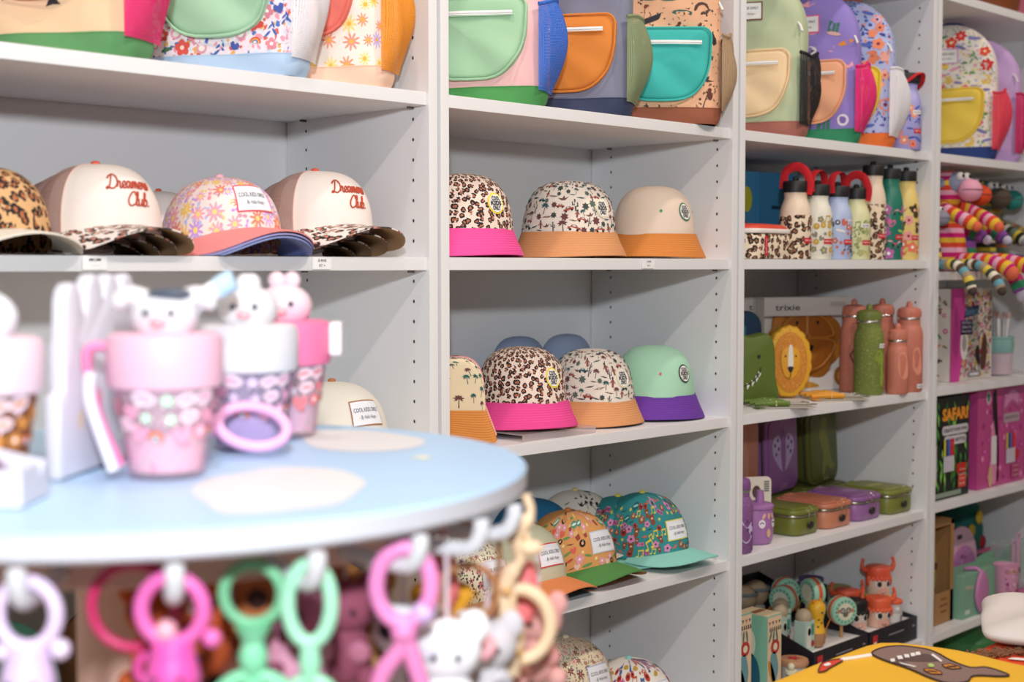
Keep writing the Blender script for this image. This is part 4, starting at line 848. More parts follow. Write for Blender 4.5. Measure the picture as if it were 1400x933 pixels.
def mk_croc(m, F, c): m.decal(sp2([(.0, .07), (.016, .06), (.012, .03), (.022, 0), (.034, -.05), (.052, -.048), (.03, -.066), (.008, -.05), (-.002, -.07), (-.012, -.066), (-.008, -.02), (-.02, .03), (-.012, .06)], 4), F, c)
def tiffin(loc, c, c2, label, w=.120, L=.152, h=.060, motif=None, upright=None, rz=0, group='steel rimmed lunch boxes', mc='#9a9a9a'):
    """closed lunch box with steel rim and clip; upright stands it on its end, lid outwards"""
    o = thing('lunch_box', loc, label, 'lunch box', rz, group); X = None
    if upright is not None:
        X = M4.Translation((0, 0, L/2+.001)) @ M4.Rotation(upright, 4, 'Y') @ M4.Rotation(PI/2, 4, 'X')
        o.location.y += 0
    c, c2 = plastic(c, .4), plastic(c2, .4); P = rrect(w-.006, L-.006, .026, 6)
    m = MB(); m.X = X; m.slab(P, h*.68, c, lambda x, y, t: (x, y, t), .006); m.build('body', o)
    m = MB(); m.X = X; m.slab(rrect(w-.002, L-.002, .028, 6), .0042, metal('#cfc9b8', .3), lambda x, y, t: (x, y, h*.68+.0002+t), .001); plabel(m.build('steel_rim', o), 'bright steel rim')
    m = MB(); m.X = X; b = h*.68+.0046; m.slab(rrect(w, L, .029, 6), .011, c2, lambda x, y, t: (x, y, b+t), .004); m.slab(rrect(w-.020, L-.020, .022, 6), .0035, c2, lambda x, y, t: (x, y, b+.0108+t), .0015)
    ld = m
    if motif: motif(m, lambda x, y, e=0: (x, y, b+.0147+e), matte(mc))
    ld = m.build('lid', o)
    for sg in (-1, 1):
        m = MB(); m.X = X; y = sg*(L/2+.004)
        m.box((0, sg*(L/2-.012), b+.012), (.030, .016, .007), c2, .003); m.tube([(-.010, y, b-.020), (-.011, y, b+.004), (-.009, sg*(L/2-.010), b+.0165), (.009, sg*(L/2-.010), b+.0165), (.011, y, b+.004), (.010, y, b-.020)], .0011, metal('#d8d0b0', .25), 6); cl = m.build('clip', ld)
        m = MB(); m.X = X; m.slab(ell(0, b-.024, .0125, .0085, 18), .003, matte('#201b1c', .5), lambda x, yy, t: (x, sg*(L/2-.001+t), yy), .001); m.build('clip_tab', cl)
    return o
OL, OL2, CR, CR2, PU, PU2 = '#6f7530', '#757c34', '#c47e62', '#c57a5e', '#94659c', '#8f5f98'
tiffin((1.112, .110, z4), OL, OL2, 'olive lunch box beside the lilac bird cup', w=.108)
tiffin((1.237, .106, z4), CR, CR2, 'coral lunch box between olive and purple ones')
tiffin((1.368, .106, z4), PU, PU2, 'purple lunch box with pale bird motif on its lid', motif=lambda m, F, c: m.decal(ell(.01, -.01, .025, .018), F, c), mc='#a884b4')
tiffin((1.502, .098, z4), '#767d34', '#7d8338', 'olive lunch box against the side panel', motif=lambda m, F, c: m.decal(ell(-.005, .0, .035, .014), F, c), mc='#a3a75c')
tiffin((1.190, .262, z4), OL, OL2, 'olive lunch box lying under the upright purple one', w=.30, L=.125, h=.047)
tiffin((1.466, .262, z4), OL, OL2, 'olive lunch box lying under the upright olive one', w=.205, L=.125, h=.047)
tiffin((1.268, .262, z4+.056), PU, PU2, 'purple lunch box standing on end with peacock motif', w=.135, L=.185, h=.05, motif=mk_peacock, upright=-.06, mc='#b7a4cc')
tiffin((1.445, .262, z4+.058), '#565c26', '#5a6128', 'olive lunch box standing on end with crocodile motif', w=.135, L=.185, h=.05, motif=mk_croc, upright=-.10, mc='#7f8440')
tiffin((1.105, .262, z4+.056), CR, CR2, 'coral lunch box standing on end with meerkat motif', w=.135, L=.185, h=.05, motif=mk_meerkat, upright=0, mc='#cf8f78')
def spots(m, S, hb):
    m.decal(sp2([(0, .012), (.018, .03), (.016, .055), (0, .045), (-.012, .06), (-.016, .03)], 4), on(S, .0007), matte('#c3b0d8'), -.010, .01)
    for x, y in ((.005, .04), (.02, .05), (.016, .032), (.004, .058)): m.decal(ell(x, y, .0035, .0045, 8), on(S, .001), matte('#6a4478'), -.012, .01)
dome_bottle((.848, .045, z4), 'purple bottle with leaf motif beside the bird cup', '#85558c', .0345, .125, speck=('#946a9c', '#a07aa8'), motif=spots, group=None)
o = thing('sippy_cup', (.957, .072, z4), 'lilac bird cup with spout and side handle', 'cup', -.35)
m = MB(); pc = plastic('#a874ae', .4); m.lathe([(.0001, 0), (.030, 0), (.036, .006), (.0385, .03), (.0385, .055), (.036, .074), (.0001, .074)], pc, 32); fS = on(lambda x, y: (.0387*sin(x/.0387), -.0387*cos(x/.0387), y), .0012)
for x in (-.010, .022): m.decal(ell(x, .046, .0075, .0095), fS, matte('#ece4ee')); m.tube([fS(x-.004+i*.002, .046+.003*sin(PI*i/4)) for i in range(5)], .0009, matte('#33283a'), 5)
m.decal(sp2([(.006, .036), (.012, .026), (.006, .016), (0, .026)], 3), fS, matte('#d9b08c'))
for x, r_ in ((-.006, .5), (.006, 0), (.016, -.5)): m.decal(ell(0, 0, .003, .007, 10), fS, matte('#e3b79a'), x, .062, 1, -r_)
m.build('body', o)
m = MB(); m.lathe([(.037, .0745), (.0385, .076), (.0385, .081), (.034, .085), (.0001, .087)], pc, 32); m.lathe([(.010, .084), (.0092, .1), (.0078, .112), (.0001, .1125)], pc, 16, (.008, -.004, 0)); m.build('lid', o)
m = MB(); m.tube(spline([(-.036, -.004, .066), (-.056, -.006, .062), (-.060, -.006, .04), (-.052, -.006, .02), (-.036, -.004, .014)], 6), .006, pc, 10); m.build('handle', o)
o = thing('hang_card', (1.010, .112, z4), 'cream hang card with oval hole standing behind the lilac bird cup', 'packaging card', -.55)
m = MB(); m.slab([(x, y+.066) for x, y in rrect(.078, .130, .012)], .0016, matte('#e3dacc'), lambda x, y, t: (x, -t, y), 0); F = lambda x, y: (x, -.0022, y)
m.decal(ell(.004, .098, .010, .014), F, matte('#5a4238')); m.text('trixie', .010, F, matte('#33302c'), -.020, .105, width=.024); m.decal(sp2([(-.03, .055), (-.012, .075), (.015, .073), (.03, .06), (.028, .05)], 4), F, matte('#d99a80'))
for i in range(5): m.decal(box2(.022, .098+.005*i, .034, .101+.005*i), F, matte('#5f6a62'))
m.build('card', o)
# ------------------------------------------------------------------ wooden toys and stacking cups
z5 = b3[5]
def toy_box(loc, dim, label, c, motif, rz=0):
    o = thing('toy_carton', loc, label, 'toy box', rz, 'tall illustrated toy cartons'); w, d, h = dim
    m = MB(); m.box((0, 0, h/2), dim, matte(c), .001); m.build('carton', o)
    m = MB(); F = lambda x, y: (x, -d/2-.0007, y); m.decal(box2(-w/2*.98, h*.02, w/2*.98, h*.985), F, matte('#e3c7a4')); G = lambda x, y: (x, -d/2-.0011, y)
    for i in range(4): m.decal([(-.018+.012*i-.004, h-.012), (-.018+.012*i+.004, h-.012), (-.018+.012*i, h-.020)], G, matte(['#c2452f', '#2f5f6a'][i % 2]))
    [m.decal([(-.019+.0075*i, h-.033), (-.014+.0075*i, h-.033), (-.015+.0075*i, h-.024), (-.018+.0075*i, h-.024)], G, matte('#3a2a28')) for i in range(6)]; motif(m, lambda x, y: (x, -d/2-.0014, y), w, h)
    m.build('front_print', o)
    m = MB(); f = lambda x, y: (-w/2-.0007, -x, y); m.decal(sp2([(0, h*.05), (.02, h*.15), (.014, h*.4), (-.006, h*.5), (-.016, h*.3)], 4), f, matte('#23607a')); m.decal(ell(-.004, h*.62, .012, .03), f, matte('#e8e0d0')); m.build('side_print', o)
    m = MB(); m.box((0, 0, h+.0008), (w*.98, d*.98, .0012), matte('#d9c3a0'), 0); m.box((0, .004, h+.0016), (w*.8, d*.2, .0006), matte('#8a5a3a'), 0); m.build('top_flap', o)
def bird(m, G, w, h):
    m.decal(ell(.002, h*.60, .016, .016), G, matte('#b8322f')); m.decal(ell(.002, h*.60, .008, .008), lambda x, y: G(x, y)[:1]+(G(x, y)[1]-.0003,)+G(x, y)[2:], matte('#e8d8c0'))
    for a in (-.4, -.1, .2): m.decal(ell(a*.04, h*.74, .003, .014, 8, a), G, matte('#3f6a68'))
    m.decal(sp2([(-.014, h*.5), (.004, h*.52), (.014, h*.3), (.0, h*.12), (-.012, h*.25)], 4), G, matte('#6a9aa0')); m.decal(ell(-.010, h*.28, .008, .03, 10, .4), G, matte('#c98a3a'))
toy_box((.862, .062, z5), (.05, .06, .185), 'mint toy carton with white bird print at the shelf end', '#7fb8a0', bird)
toy_box((.955, .058, z5), (.052, .075, .168), 'mint toy carton with red eyed bird print beside the wooden disc toys', '#86bda4', bird)
def display_tray(loc, w, d, label, rear=.13, rz=0):
    o = thing('display_tray', loc, label, 'display tray', rz, 'black counter display trays'); k = matte('#1d1b24', .5); wh = matte('#e6e2e0')
    m = MB(); m.box((0, -d/2, .029), (w, .003, .056), k, .0005); m.box((0, d/2, rear/2+.002), (w, .003, rear), k, .0005)
    for sg in (-1, 1):
        m.slab([(-d/2+.0016, .001), (d/2-.0016, .001), (d/2-.0016, rear), (-d/2+.0016, .056)], .0025, k, lambda x, y, t: (sg*(w/2-.0013)+t-.00125, x, y), 0)
    m.build('tray', o)
    m = MB(); m.box((0, 0, .047), (w-.006, d-.004, .003), wh, 0); plabel(m.build('insert', o), 'white insert holding the toys')
    m = MB(); F = lambda x, y: (x, -d/2-.0022, y); m.decal(box2(-w/2+.012, .012, -w/2+.034, .046), F, matte('#c62a34')); m.decal(box2(-w/2+.017, .024, -w/2+.029, .030), lambda x, y: (x, -d/2-.0026, y), matte('#f0e8e8')); m.decal(box2(-.025, .033, .045, .0365), F, matte('#8f8890')); m.text('1+', .010, F, matte('#e0dce0'), w/2-.018, .036, width=.010); m.build('lettering', o)
    m = MB(); F = lambda x, y: (x, d/2-.0022, y)
    m.decal(box2(-.05, .09, -.03, .115), F, matte('#9a2832')); m.decal(star2(4, .012, .005, .01, .10), F, matte('#cfc8c0')); m.decal(star2(4, .010, .004, .06, .11), F, matte('#d8d0c8')); m.build('rear_print', o)
    return o
display_tray((1.222, .170, z5), .228, .30, 'black display tray full of wooden wobble figures and rattle drums', .155)
display_tray((1.456, .170, z5), .222, .30, 'black display tray holding horned animal stacking cups', .100)
zt5 = z5+.0495
def wobble(loc, top, label, sc=1, rz=0, plain=False):
    o = thing('wobble_figure', loc, label, 'wooden toy', rz, 'wooden wobble figures'); o.scale = (sc,)*3
    m = MB(); m.lathe([(.0001, 0), (.014, .002), (.0195, .010), (.0205, .022), (.0200, .034)], wood('#c08f68', '#a87a54'), 24); m.build('base', o)
    m = MB(); S = lambda x, y: (prof_at(BP, y)[0]*sin(x/.017), -prof_at(BP, y)[0]*cos(x/.017), prof_at(BP, y)[1]); BP = [(.0201, .0342), (.0185, .042), (.0150, .055), (.0148, .064), (.0190, .078), (.0205, .088), (.0190, .098), (.012, .106), (.0001, .108)]
    m.lathe(BP, matte(top, .4), 24)
    if not plain:
        for x, y in ((.006, .014), (.014, .022), (-.004, .024), (.008, .030), (-.014, .016), (.02, .012), (-.012, .032)): m.decal(ell(x, y, .0028, .0022, 8), on(S, .0006), matte('#2a2420'))
        for x in (-.006, .008): m.decal(ell(x, .050, .0026, .003, 8), on(S, .0006), matte('#2f5a6a'))
        m.decal(ell(.001, .044, .002, .0018, 8), on(S, .0006), matte('#2a2420'))
    m.build('body', o)
    for sg in (-1, 1):
        m = MB(); m.ball((sg*.013, -.001, .106), .006, matte('#e08a2f' if not plain else top, .4), 10, 8, (1, .6, 1)); m.build('ear', o)
    return o
wobble((1.180, .058, zt5), '#ecb52e', 'yellow leopard wobble figure at the front of the display tray', .98)
def head_toy(loc, label, r=.030):
    o = thing('wooden_head_toy', loc, label, 'wooden toy', 0, 'round headed wooden figures')
    m = MB(); m.ball((0, 0, .086), r, wood('#b69c80', '#a58c70'), 20, 14); m.build('head', o); m = MB(); m.lathe([(.0001, 0), (.022, .001), (.024, .03), (.021, .056), (.012, .062), (.0001, .062)], matte('#bcb8a8'), 20); m.build('body', o)
    m = MB(); m.tube([(r*1.01*cos(a)*.98, r*1.0*sin(a), .086+.012) for a in [2*PI*i/24 for i in range(24)]], .004, matte('#6f787a'), 6, True); m.build('cap_band', o)
for x, y, l in ((1.150, .235, 'round wooden head toy with grey cap band nearest the tray end'), (1.214, .245, 'second round wooden head toy, beside the one nearest the tray end')): head_toy((x, y, zt5), l)
def carded(loc, label, rz=0):
    o = thing('boxed_figure', loc, label, 'boxed toy', rz, 'small boxed figures in the tray')
    m = MB(); m.box((0, 0, .034), (.036, .030, .068), matte('#b9d6c8'), .001); F = lambda x, y: (x, -.0157, y); m.decal(box2(-.014, .008, .002, .056), F, matte('#e8e6da')); m.decal(ell(.010, .016, .006, .008), F, matte('#b02a34')); m.decal(ell(-.004, .044, .006, .009), F, matte('#a8b83a')); m.decal(box2(.004, .036, .015, .060), F, matte('#4f9a8a')); m.build('carton', o)
    m = MB(); m.ball((0, .002, .074), .019, wood('#c0ae92', '#ad9a7e'), 16, 10); m.build('figure_head', o)
for x, y, l in ((1.135, .125, 'small mint boxed figure beside the tray end wall'), (1.185, .155, 'small mint boxed figure behind the yellow leopard'), (1.136, .062, 'small mint boxed figure at the tray corner')): carded((x, y, zt5), l)
for x, y, l in ((1.222, .092, 'small mint boxed figure between leopard and round drum'),): carded((x, y, zt5), l)
def drum(loc, label, face=True, rz=0, tilt=0, hgt=.062, r=.033):
    o = thing('rattle_drum', loc, label, 'rattle drum', rz, 'mint rattle drums with orange bands')
    X = M4.Translation((0, 0, hgt)) @ M4.Rotation(tilt, 4, 'Z') @ M4.Rotation(PI/2, 4, 'X')
    m = MB(); m.X = X; k = matte('#a5d6bd', .4); m.lathe([(.0001, -.0155), (r*.90, -.0155), (r*.98, -.013), (r, -.009), (r, .009), (r*.98, .013), (r*.90, .0155), (.0001, .0155)], k, 36); m.build('shell', o)
    m = MB(); m.X = X; m.lathe([(r+.0004, -.0048), (r+.0010, -.004), (r+.0010, .004), (r+.0004, .0048)], matte('#dd5a2c', .5), 36); plabel(m.build('band', o), 'orange band round the drum')
    m = MB(); m.X = X; F = lambda x, y: (x, y, .0160)
    m.decal(ell(0, 0, r*.84, r*.84, 28), F, matte('#9ccdb2')); F2 = lambda x, y: (x, y, .0163)
    for i in range(16): a = 2*PI*i/16; m.decal(ell(r*.74*cos(a), r*.74*sin(a), .0036, .0022, 6, a), F2, matte('#4f9a86'))
    m.decal(ell(0, 0, r*.60, r*.60, 24), F2, matte('#e2ddc6')); F3 = lambda x, y: (x, y, .0167)
    if face:
        for sg in (-1, 1): m.tube([(sg*.0075+.0055*cos(a), .003+.0055*sin(a), .0168) for a in [2*PI*i/14 for i in range(14)]], .0012, matte('#1c1a1c'), 5, True); m.decal(ell(sg*.0075, .003, .0018, .0022, 8), F3, matte('#1c1a1c')); m.decal(ell(sg*.018, .002, .004, .005, 8), F3, matte('#c77a5a'))
        m.decal(ell(0, -.007, .007, .0055), F3, matte('#6f675c'))
    m.build('drum_skin', o)
    m = MB(); m.tube([(0, 0, 0), (0, 0, hgt-r)], .0042, wood(), 10); m.build('stick', o)
    m = MB(); m.tube(spline([(-.8*r, 0, hgt-.4*r), (-r*1.2, -.004, hgt-.9*r), (-r*1.45, -.006, hgt-1.5*r)], 5), .0012, cloth('#d8862f'), 5); m.ball((-r*1.45, -.006, hgt-1.6*r), .0055, wood(), 10, 8); m.build('cord', o)
drum((1.292, .062, zt5), 'mint rattle drum with bespectacled monkey face', True, -.45)
drum((1.268, .125, zt5), 'mint rattle drum seen edge on above the yellow leopard', False, -1.95, hgt=.098)
drum((1.225, .175, zt5), 'mint rattle drum tilted behind the small boxed figures', False, -1.5, .0, .080)
drum((1.268, .200, zt5), 'mint rattle drum at the back of the display tray', False, -.4, 0, .088)
def cow_cup(loc, label, lid, body, face, horns=True, rz=-.55, r=.030, spots=True):
    o = thing('stacking_cup', loc, label, 'toy cup', rz, 'animal stacking cups'); S = on(lambda x, y: (r*.97*sin(x/r), -r*.97*cos(x/r), y), .0008)
    m = MB(); m.lathe([(.0001, 0), (r*.90, .0), (r*.94, .003), (r*.97, .046), (.0001, .046)], plastic(body, .4), 28)
    if face:
        for x in (-.012, .013): m.decal(ell(x, .030, .0085, .0095), S, matte('#f2ece4')); m.decal(ell(x+.0015, .029, .006, .007), lambda a, b: S(a, b)*1.004, matte('#191618'))
        m.decal(ell(0, .010, .017, .010), S, matte('#e8b0a0')); m.tube([S(-.006+.003*i, .010-.003*sin(PI*i/4)) for i in range(5)], .0009, matte('#b03a3a'), 5)
    elif spots:
        for x, y in ((-.02, .03), (.0, .036), (.018, .026), (-.035, .034), (.034, .036)): m.decal(ell(x, y, .006, .0045), S, matte('#e8e4e4'))
        m.patch(.040, .020, lambda a, b: S(a, b+.013), matte('#dcd8d8'), 0, 0, 6, 1)
        for i in range(5): m.decal(box2(.008+.0022*i, .006, .0092+.0022*i, .020), lambda a, b: S(a, b)*1.003, matte('#6a6468'))
    m.build('cup', o)
    m = MB(); k = plastic(lid, .45)
    if face:
        m.lathe([(r*.985, .040), (r*1.0, .046), (r*1.02, .060), (r*1.0, .066), (r*.93, .069), (.0001, .070)], k, 28)
        for i in range(8): a = -1.2+2.4*i/7; m.ball((r*.985*sin(a), -r*.985*cos(a), .041), .0052, k, 8, 6, (1, .5, 1))
    else: m.lathe([(r*1.0, .0465), (r*1.05, .048), (r*1.05, .053), (r*.98, .055), (.0001, .055)], k, 28)
    ld = m.build('lid', o)
    if horns:
        for sg in (-1, 1):
            m = MB(); m.tube(spline([(sg*r*.9, 0, .060), (sg*r*1.28, 0, .062), (sg*r*1.42, 0, .074), (sg*r*1.30, 0, .090)], 5), [.0065]*5+[.0058]*5+[.004]*5+[.001], k, 8); m.build('horn', ld)
    if face:
        for sg in (-1, 1):
            m = MB(); m.ball((sg*r*1.0, -.006, .034), .010, k, 10, 8, (.4, .7, 1.3)); m.build('ear', ld)
RD = '#df5a3a'
cow_cup((1.520, .100, zt5), 'grey spotted cup with yellow lid, lowest under the topmost cow cup', '#e8d23a', '#b0a4aa', False, False)
cow_cup((1.520, .100, zt5+.056), 'cream cow cup with red horned lid, topmost beside the side panel', RD, '#ead9c2', True)
cow_cup((1.445, .055, zt5), 'pink cow cup with red horned lid at the front of the tray', '#e8623c', '#e8c0a8', True)
cow_cup((1.384, .082, zt5), 'white cow cup with black hair lid beside the monkey face drum', '#1c191c', '#e4d8c8', True, False)
cow_cup((1.445, .140, zt5+.004), 'coral cow cup with red horned lid behind the front one', '#d25636', '#d9988a', True)
cow_cup((1.500, .047, zt5), 'clear grey cup with small red lid at the front tray corner', '#e8623c', '#c9c4c4', False, False, r=.022)
cow_cup((1.415, .235, zt5+.010), 'white cup with pale lid at the back of the tray', '#b9b4b8', '#d8d4d6', False, False)
cow_cup((1.475, .260, zt5+.024), 'white cup with violet lid at the back of the tray', '#5f4a86', '#a89ab8', False, False)
cow_cup((1.508, .200, zt5+.006), 'cup with olive lid behind the topmost cow cup', '#a8a040', '#c8c2a8', False, False)
o = thing('stacking_robot', (1.030, .100, z5), 'stacked wooden disc toy beside the mint carton', 'wooden toy')
m = MB(); z = 0
for i, (r, h, c) in enumerate(((.030, .014, '#c98f68'), (.018, .030, '#dcd8d0'), (.030, .012, '#d6a888'), (.016, .020, '#d0ccc6'), (.024, .012, '#c9976c'))):
    m = MB(); m.lathe([(.0001, z), (r*.94, z), (r, z+h*.3), (r, z+h*.7), (r*.94, z+h-.0004), (.0001, z+h-.0004)], matte(c, .5), 24); m.build('disc' if i % 2 == 0 else 'spacer', o); z += h
o = thing('wooden_drum_toy', (1.068, .045, z5), 'small wooden drum toy with red patterned top', 'wooden toy')
m = MB(); m.lathe([(.0001, 0), (.026, 0), (.027, .012), (.027, .034), (.0001, .034)], matte('#c8c4be'), 24); m.build('drum_body', o); m = MB(); m.lathe([(.0001, .0345), (.031, .0345), (.033, .040), (.031, .047), (.0001, .048)], wood('#d09a74', '#b98460'), 28); m.decal(star2(5, .018, .008), lambda x, y: (x, y, .0488), matte('#b8303a')); m.build('top', o)
o = thing('wooden_spool_toy', (1.020, .020, z5), 'cream wooden spool toy in front of the mint carton', 'wooden toy', .5)
m = MB()
m.lathe([(.0001, 0), (.013, 0), (.013, .006), (.006, .009), (.006, .026), (.013, .029), (.013, .036), (.0001, .037)], matte('#e0dcc0'), 18); m.build('spool', o); m = MB(); m.ball((0, 0, .044), .008, matte('#d8d4b8'), 12, 8); m.build('knob', o)
# ------------------------------------------------------------------ fourth bookcase: soft toys, craft kits, tableware
def plush(loc, label, pal, wid, face, snout, tips, rz=0, head=True, seed=1, legs=((-.03, .10), (.03, .13)), armz=.13, sc=1.0, arms=True, drop=.05):
    o = thing('soft_toy', loc, label, 'soft toy', rz, 'striped knitted soft toys'); o.scale = (sc,)*3; kn = stripes(tuple(pal), tuple(wid)); rr = random.Random(seed)
    BZ = [(.0001, 0), (.036, .002), (.046, .018), (.047, .045), (.042, .085), (.034, .125), (.028, .150), (.026, .165), (.034, .182), (.041, .205), (.038, .228), (.024, .243), (.0001, .248)]
    m = MB(); q = spline([(0, a, b) for a, b in BZ], 3); m.lathe([(max(p.y, .0001), p.z) for p in q], kn, 24); m.build('body', o)
    m = MB(); m.ball((.0, -.022, .214), .033, cloth(face), 16, 12, (1, .8, .9)); hd = m.build('face', o)
    m = MB(); m.ball((.004, -.060, .196), .030, cloth(snout), 18, 12, (1.05, .95, .92)); m.tube([(.004+.031*cos(a), -.060-.029*sin(a), .197) for a in [PI*i/16 for i in range(17)]], .0011, cloth('#6a3a3a'), 5); m.build('snout', o)
    for sg in (-1, 1):
        m = MB(); m.ball((sg*.013, -.043, .230), .0105, cloth('#efece8'), 12, 8); m.ball((sg*.013, -.051, .231), .005, matte('#17161a', .3), 10, 8); m.build('eye', o)
        m = MB(); m.ball((sg*.040, -.006, .215), .013, cloth(face), 12, 8, (.5, 1, 1)); m.build('ear', o)
    if arms:
        for sg in (-1, 1):
            m = MB(); p = spline([(sg*.030, -.01, armz), (sg*.052, -.035, armz-.012), (sg*.05, -.08, armz-.032), (sg*.045, -.112, armz-.05)], 6); m.tube(p, [.0165]*(len(p)-3)+[.0155, .012, .006], kn, 12); a = m.build('arm', o)
            m = MB(); m.ball((sg*.045, -.114, armz-.051), .0125, cloth(tips), 12, 8); m.build('paw', a)
    for sg, (lx, ll) in zip((-1, 1), legs):
        m = MB(); p = spline([(lx*.8, -.02, .024), (lx*1.3, -.075, .026), (lx*1.5, -.075-ll*.5, .022), (lx*1.6, -.075-ll*.85, .02-drop*.5), (lx*1.6, -.075-ll, .02-drop)], 6); m.tube(p, [.0185]*(len(p)-2)+[.017, .012], kn, 12); l = m.build('leg', o)
        e = p[-1]; m = MB(); m.ball((e.x, e.y-.002, e.z-.004), .0165, cloth(tips), 12, 8, (1, 1, 1.1)); m.build('foot', l)
    return o
zb4 = SHELF[3][2]
plush((1.786, .068, zb4), 'pink yellow and red striped soft toy with pink snout and grey face', ('#e04a2f', '#f2c23a', '#d3187a', '#eeb0c8', '#d9432c', '#f0c238', '#cc1a74', '#f0b4cc'), (.012,)*8, '#8e98b0', '#e8a4bc', '#e06a4a', -.15, seed=1, legs=((-.01, .115), (.034, .135)), drop=.02, armz=.158, sc=1.03)
plush((1.918, .105, zb4), 'striped soft toy with orange snout behind the pink snouted one', ('#3f2f6a', '#8f9cc0', '#efc83a', '#c8287a', '#2f8a5f', '#8a4aa0'), (.020, .022, .022, .016, .018, .018), '#4f6a7a', '#e2501f', '#c9c6d6', -.12, seed=2, legs=((-.02, .13), (.04, .15)), drop=.075)
plush((2.105, .140, zb4), 'olive and black striped soft toy with brown snout', ('#3a3a34', '#6a7a6a', '#d8c23a', '#1f2422', '#d9d4c4'), (.013, .015, .010, .013, .012), '#2a6a6a', '#5f5246', '#a8a4b4', -.1, seed=3, legs=((-.03, .12), (.035, .14)), drop=.02)
plush((2.235, .165, zb4), 'muted brown striped soft toy with teal snout', ('#8a7a62', '#5f8a80', '#c2683a', '#7a6a54', '#d0a84a'), (.022, .010, .008, .020, .010), '#3a4a4a', '#2f8f86', '#c9a8b8', -.1, seed=4, legs=((-.03, .12), (.035, .16)), drop=-.012)
plush((1.662, .052, zb4), 'dark striped soft toy lying behind the side panel, only its legs hanging out', ('#3a4a3a', '#efe6d0', '#5a4234', '#6aa8b8', '#a8947c', '#e8cc4a'), (.016, .018, .018, .020, .020, .018), '#6a8a9a', '#8a8a9a', '#4a3a34', -.35, seed=5, legs=((.0, .15), (.05, .21)), drop=.085, sc=.66, arms=False)
# plush legs may dangle over the shelf edge
zc4 = SHELF[3][3]
STK = [m_leaf('#3f8a4a'), m_heart('#c03a5a'), m_bird('#d8682f'), m_flower('#c9548a', '#fff'), m_leaf('#8a5a3a'), m_dash('#b0342f'), m_disc('#e8c23a', '#a8542f'), m_bear('#7a4a3a'), m_fox('#5a3a4a')]
def sticker_box(loc, dim, label, rz=0):
    w, d, h = dim
    def art(o, F):
        m = MB(); scatter(m, lambda x, y: F(x, y), (-w/2+.013, w/2-.013, .013, h-.013), STK, 220, .018, 5, .75, 2)
        m.decal([(-w/2, .0), (-w/2+.05, .0), (-w/2+.085, h*.55), (-w/2+.07, h), (-w/2, h)], lambda x, y: V(F(x, y))+V((0, -.0016, 0)), matte('#cf3f9a'))
        G = lambda x, y: V(F(x, y))+V((0, -.0020, 0)); H_ = lambda x, y: V(F(x, y))+V((0, -.0024, 0))
        m.decal([(-.05, h*.68), (.03, h*.72), (.04, h*.82), (-.035, h*.80)], G, matte('#34305f')); m.text('Stickers', .026, H_, matte('#6fb3cf'), -.005, h*.755, .05, .2, .07)
        m.decal(box2(-.065, h*.50, .0, h*.66), G, matte('#2a2450'))
        for i, t in enumerate(('Over 70 pieces', 'Stickers &', 'Decorate')): m.text(t, .010, H_, matte('#e0dcec'), -.033, h*(.63-.045*i), width=.048)
        m.decal(ell(-.045, h*.40, .020, .042, 18), G, matte('#e8e4e4')); m.decal(ell(-.045, h*.41, .012, .022, 18), H_, matte('#a9a0a4'))
        m.decal(sp2([(.05, .03), (.075, .03), (.085, .09), (.07, .12), (.055, .09)], 3), G, matte('#5a2f22')); m.decal(sp2([(.03, h*.18), (.045, h*.16), (.04, h*.36), (.025, h*.36), (.018, h*.28)], 3), G, matte('#241a1a')); m.decal(box2(-.02, .008, .05, .022), G, matte('#8f8a92')); m.decal(box2(-.012, .012, .036, .018), H_, matte('#e4e0e4')); m.build('front_print', o)
        m = MB(); scatter(m, lambda x, y: (-w/2-.0004, -x, y), (-d/2+.012, d/2-.012, .013, h-.013), STK, 46, .017, 6, .75, 2); m.decal(sp2([(0, .02), (.015, .025), (.018, .07), (.005, .10), (-.01, .06)], 3), lambda x, y: (-w/2-.002, -x, y), matte('#5a2f22')); m.build('side_print', o)
    return plain_box('craft_kit_carton', loc, dim, matte('#d9d0c6'), label, 'craft kit', rz, None, art)
sticker_box((1.905, .115, zc4), (.235, .115, .238), 'white sticker kit carton with magenta strip under the dangling soft toys')
o = thing('glitter_jar', (2.118, .085, zc4), 'clear glitter jar with pale teal collar holding pens', 'jar')
m = MB(); m.lathe([(.0001, .001), (.036, .001), (.038, .004), (.038, .062)], clear('#f2e4ea', .06, .5), 28); m.build('glass', o)
m = MB(); m.lathe([(.0001, .004), (.035, .004), (.035, .058), (.0001, .058)], flecks('#d8ccd6', ('#e89aa8', '#c8d8e4', '#f0c0b8'), .006, .3, .45, .3), 24); m.build('glitter', o)
m = MB(); m.lathe([(.0385, .062), (.040, .064), (.040, .098), (.043, .101), (.043, .105), (.037, .106), (.036, .066)], plastic('#8fbdb8', .4), 28); m.patch(.016, .014, on(lambda x, y: (.0402*sin(x/.04), -.0402*cos(x/.04), y), .001), matte('#b8c8d0'), .02, .084, 4, 1); m.build('collar', o)
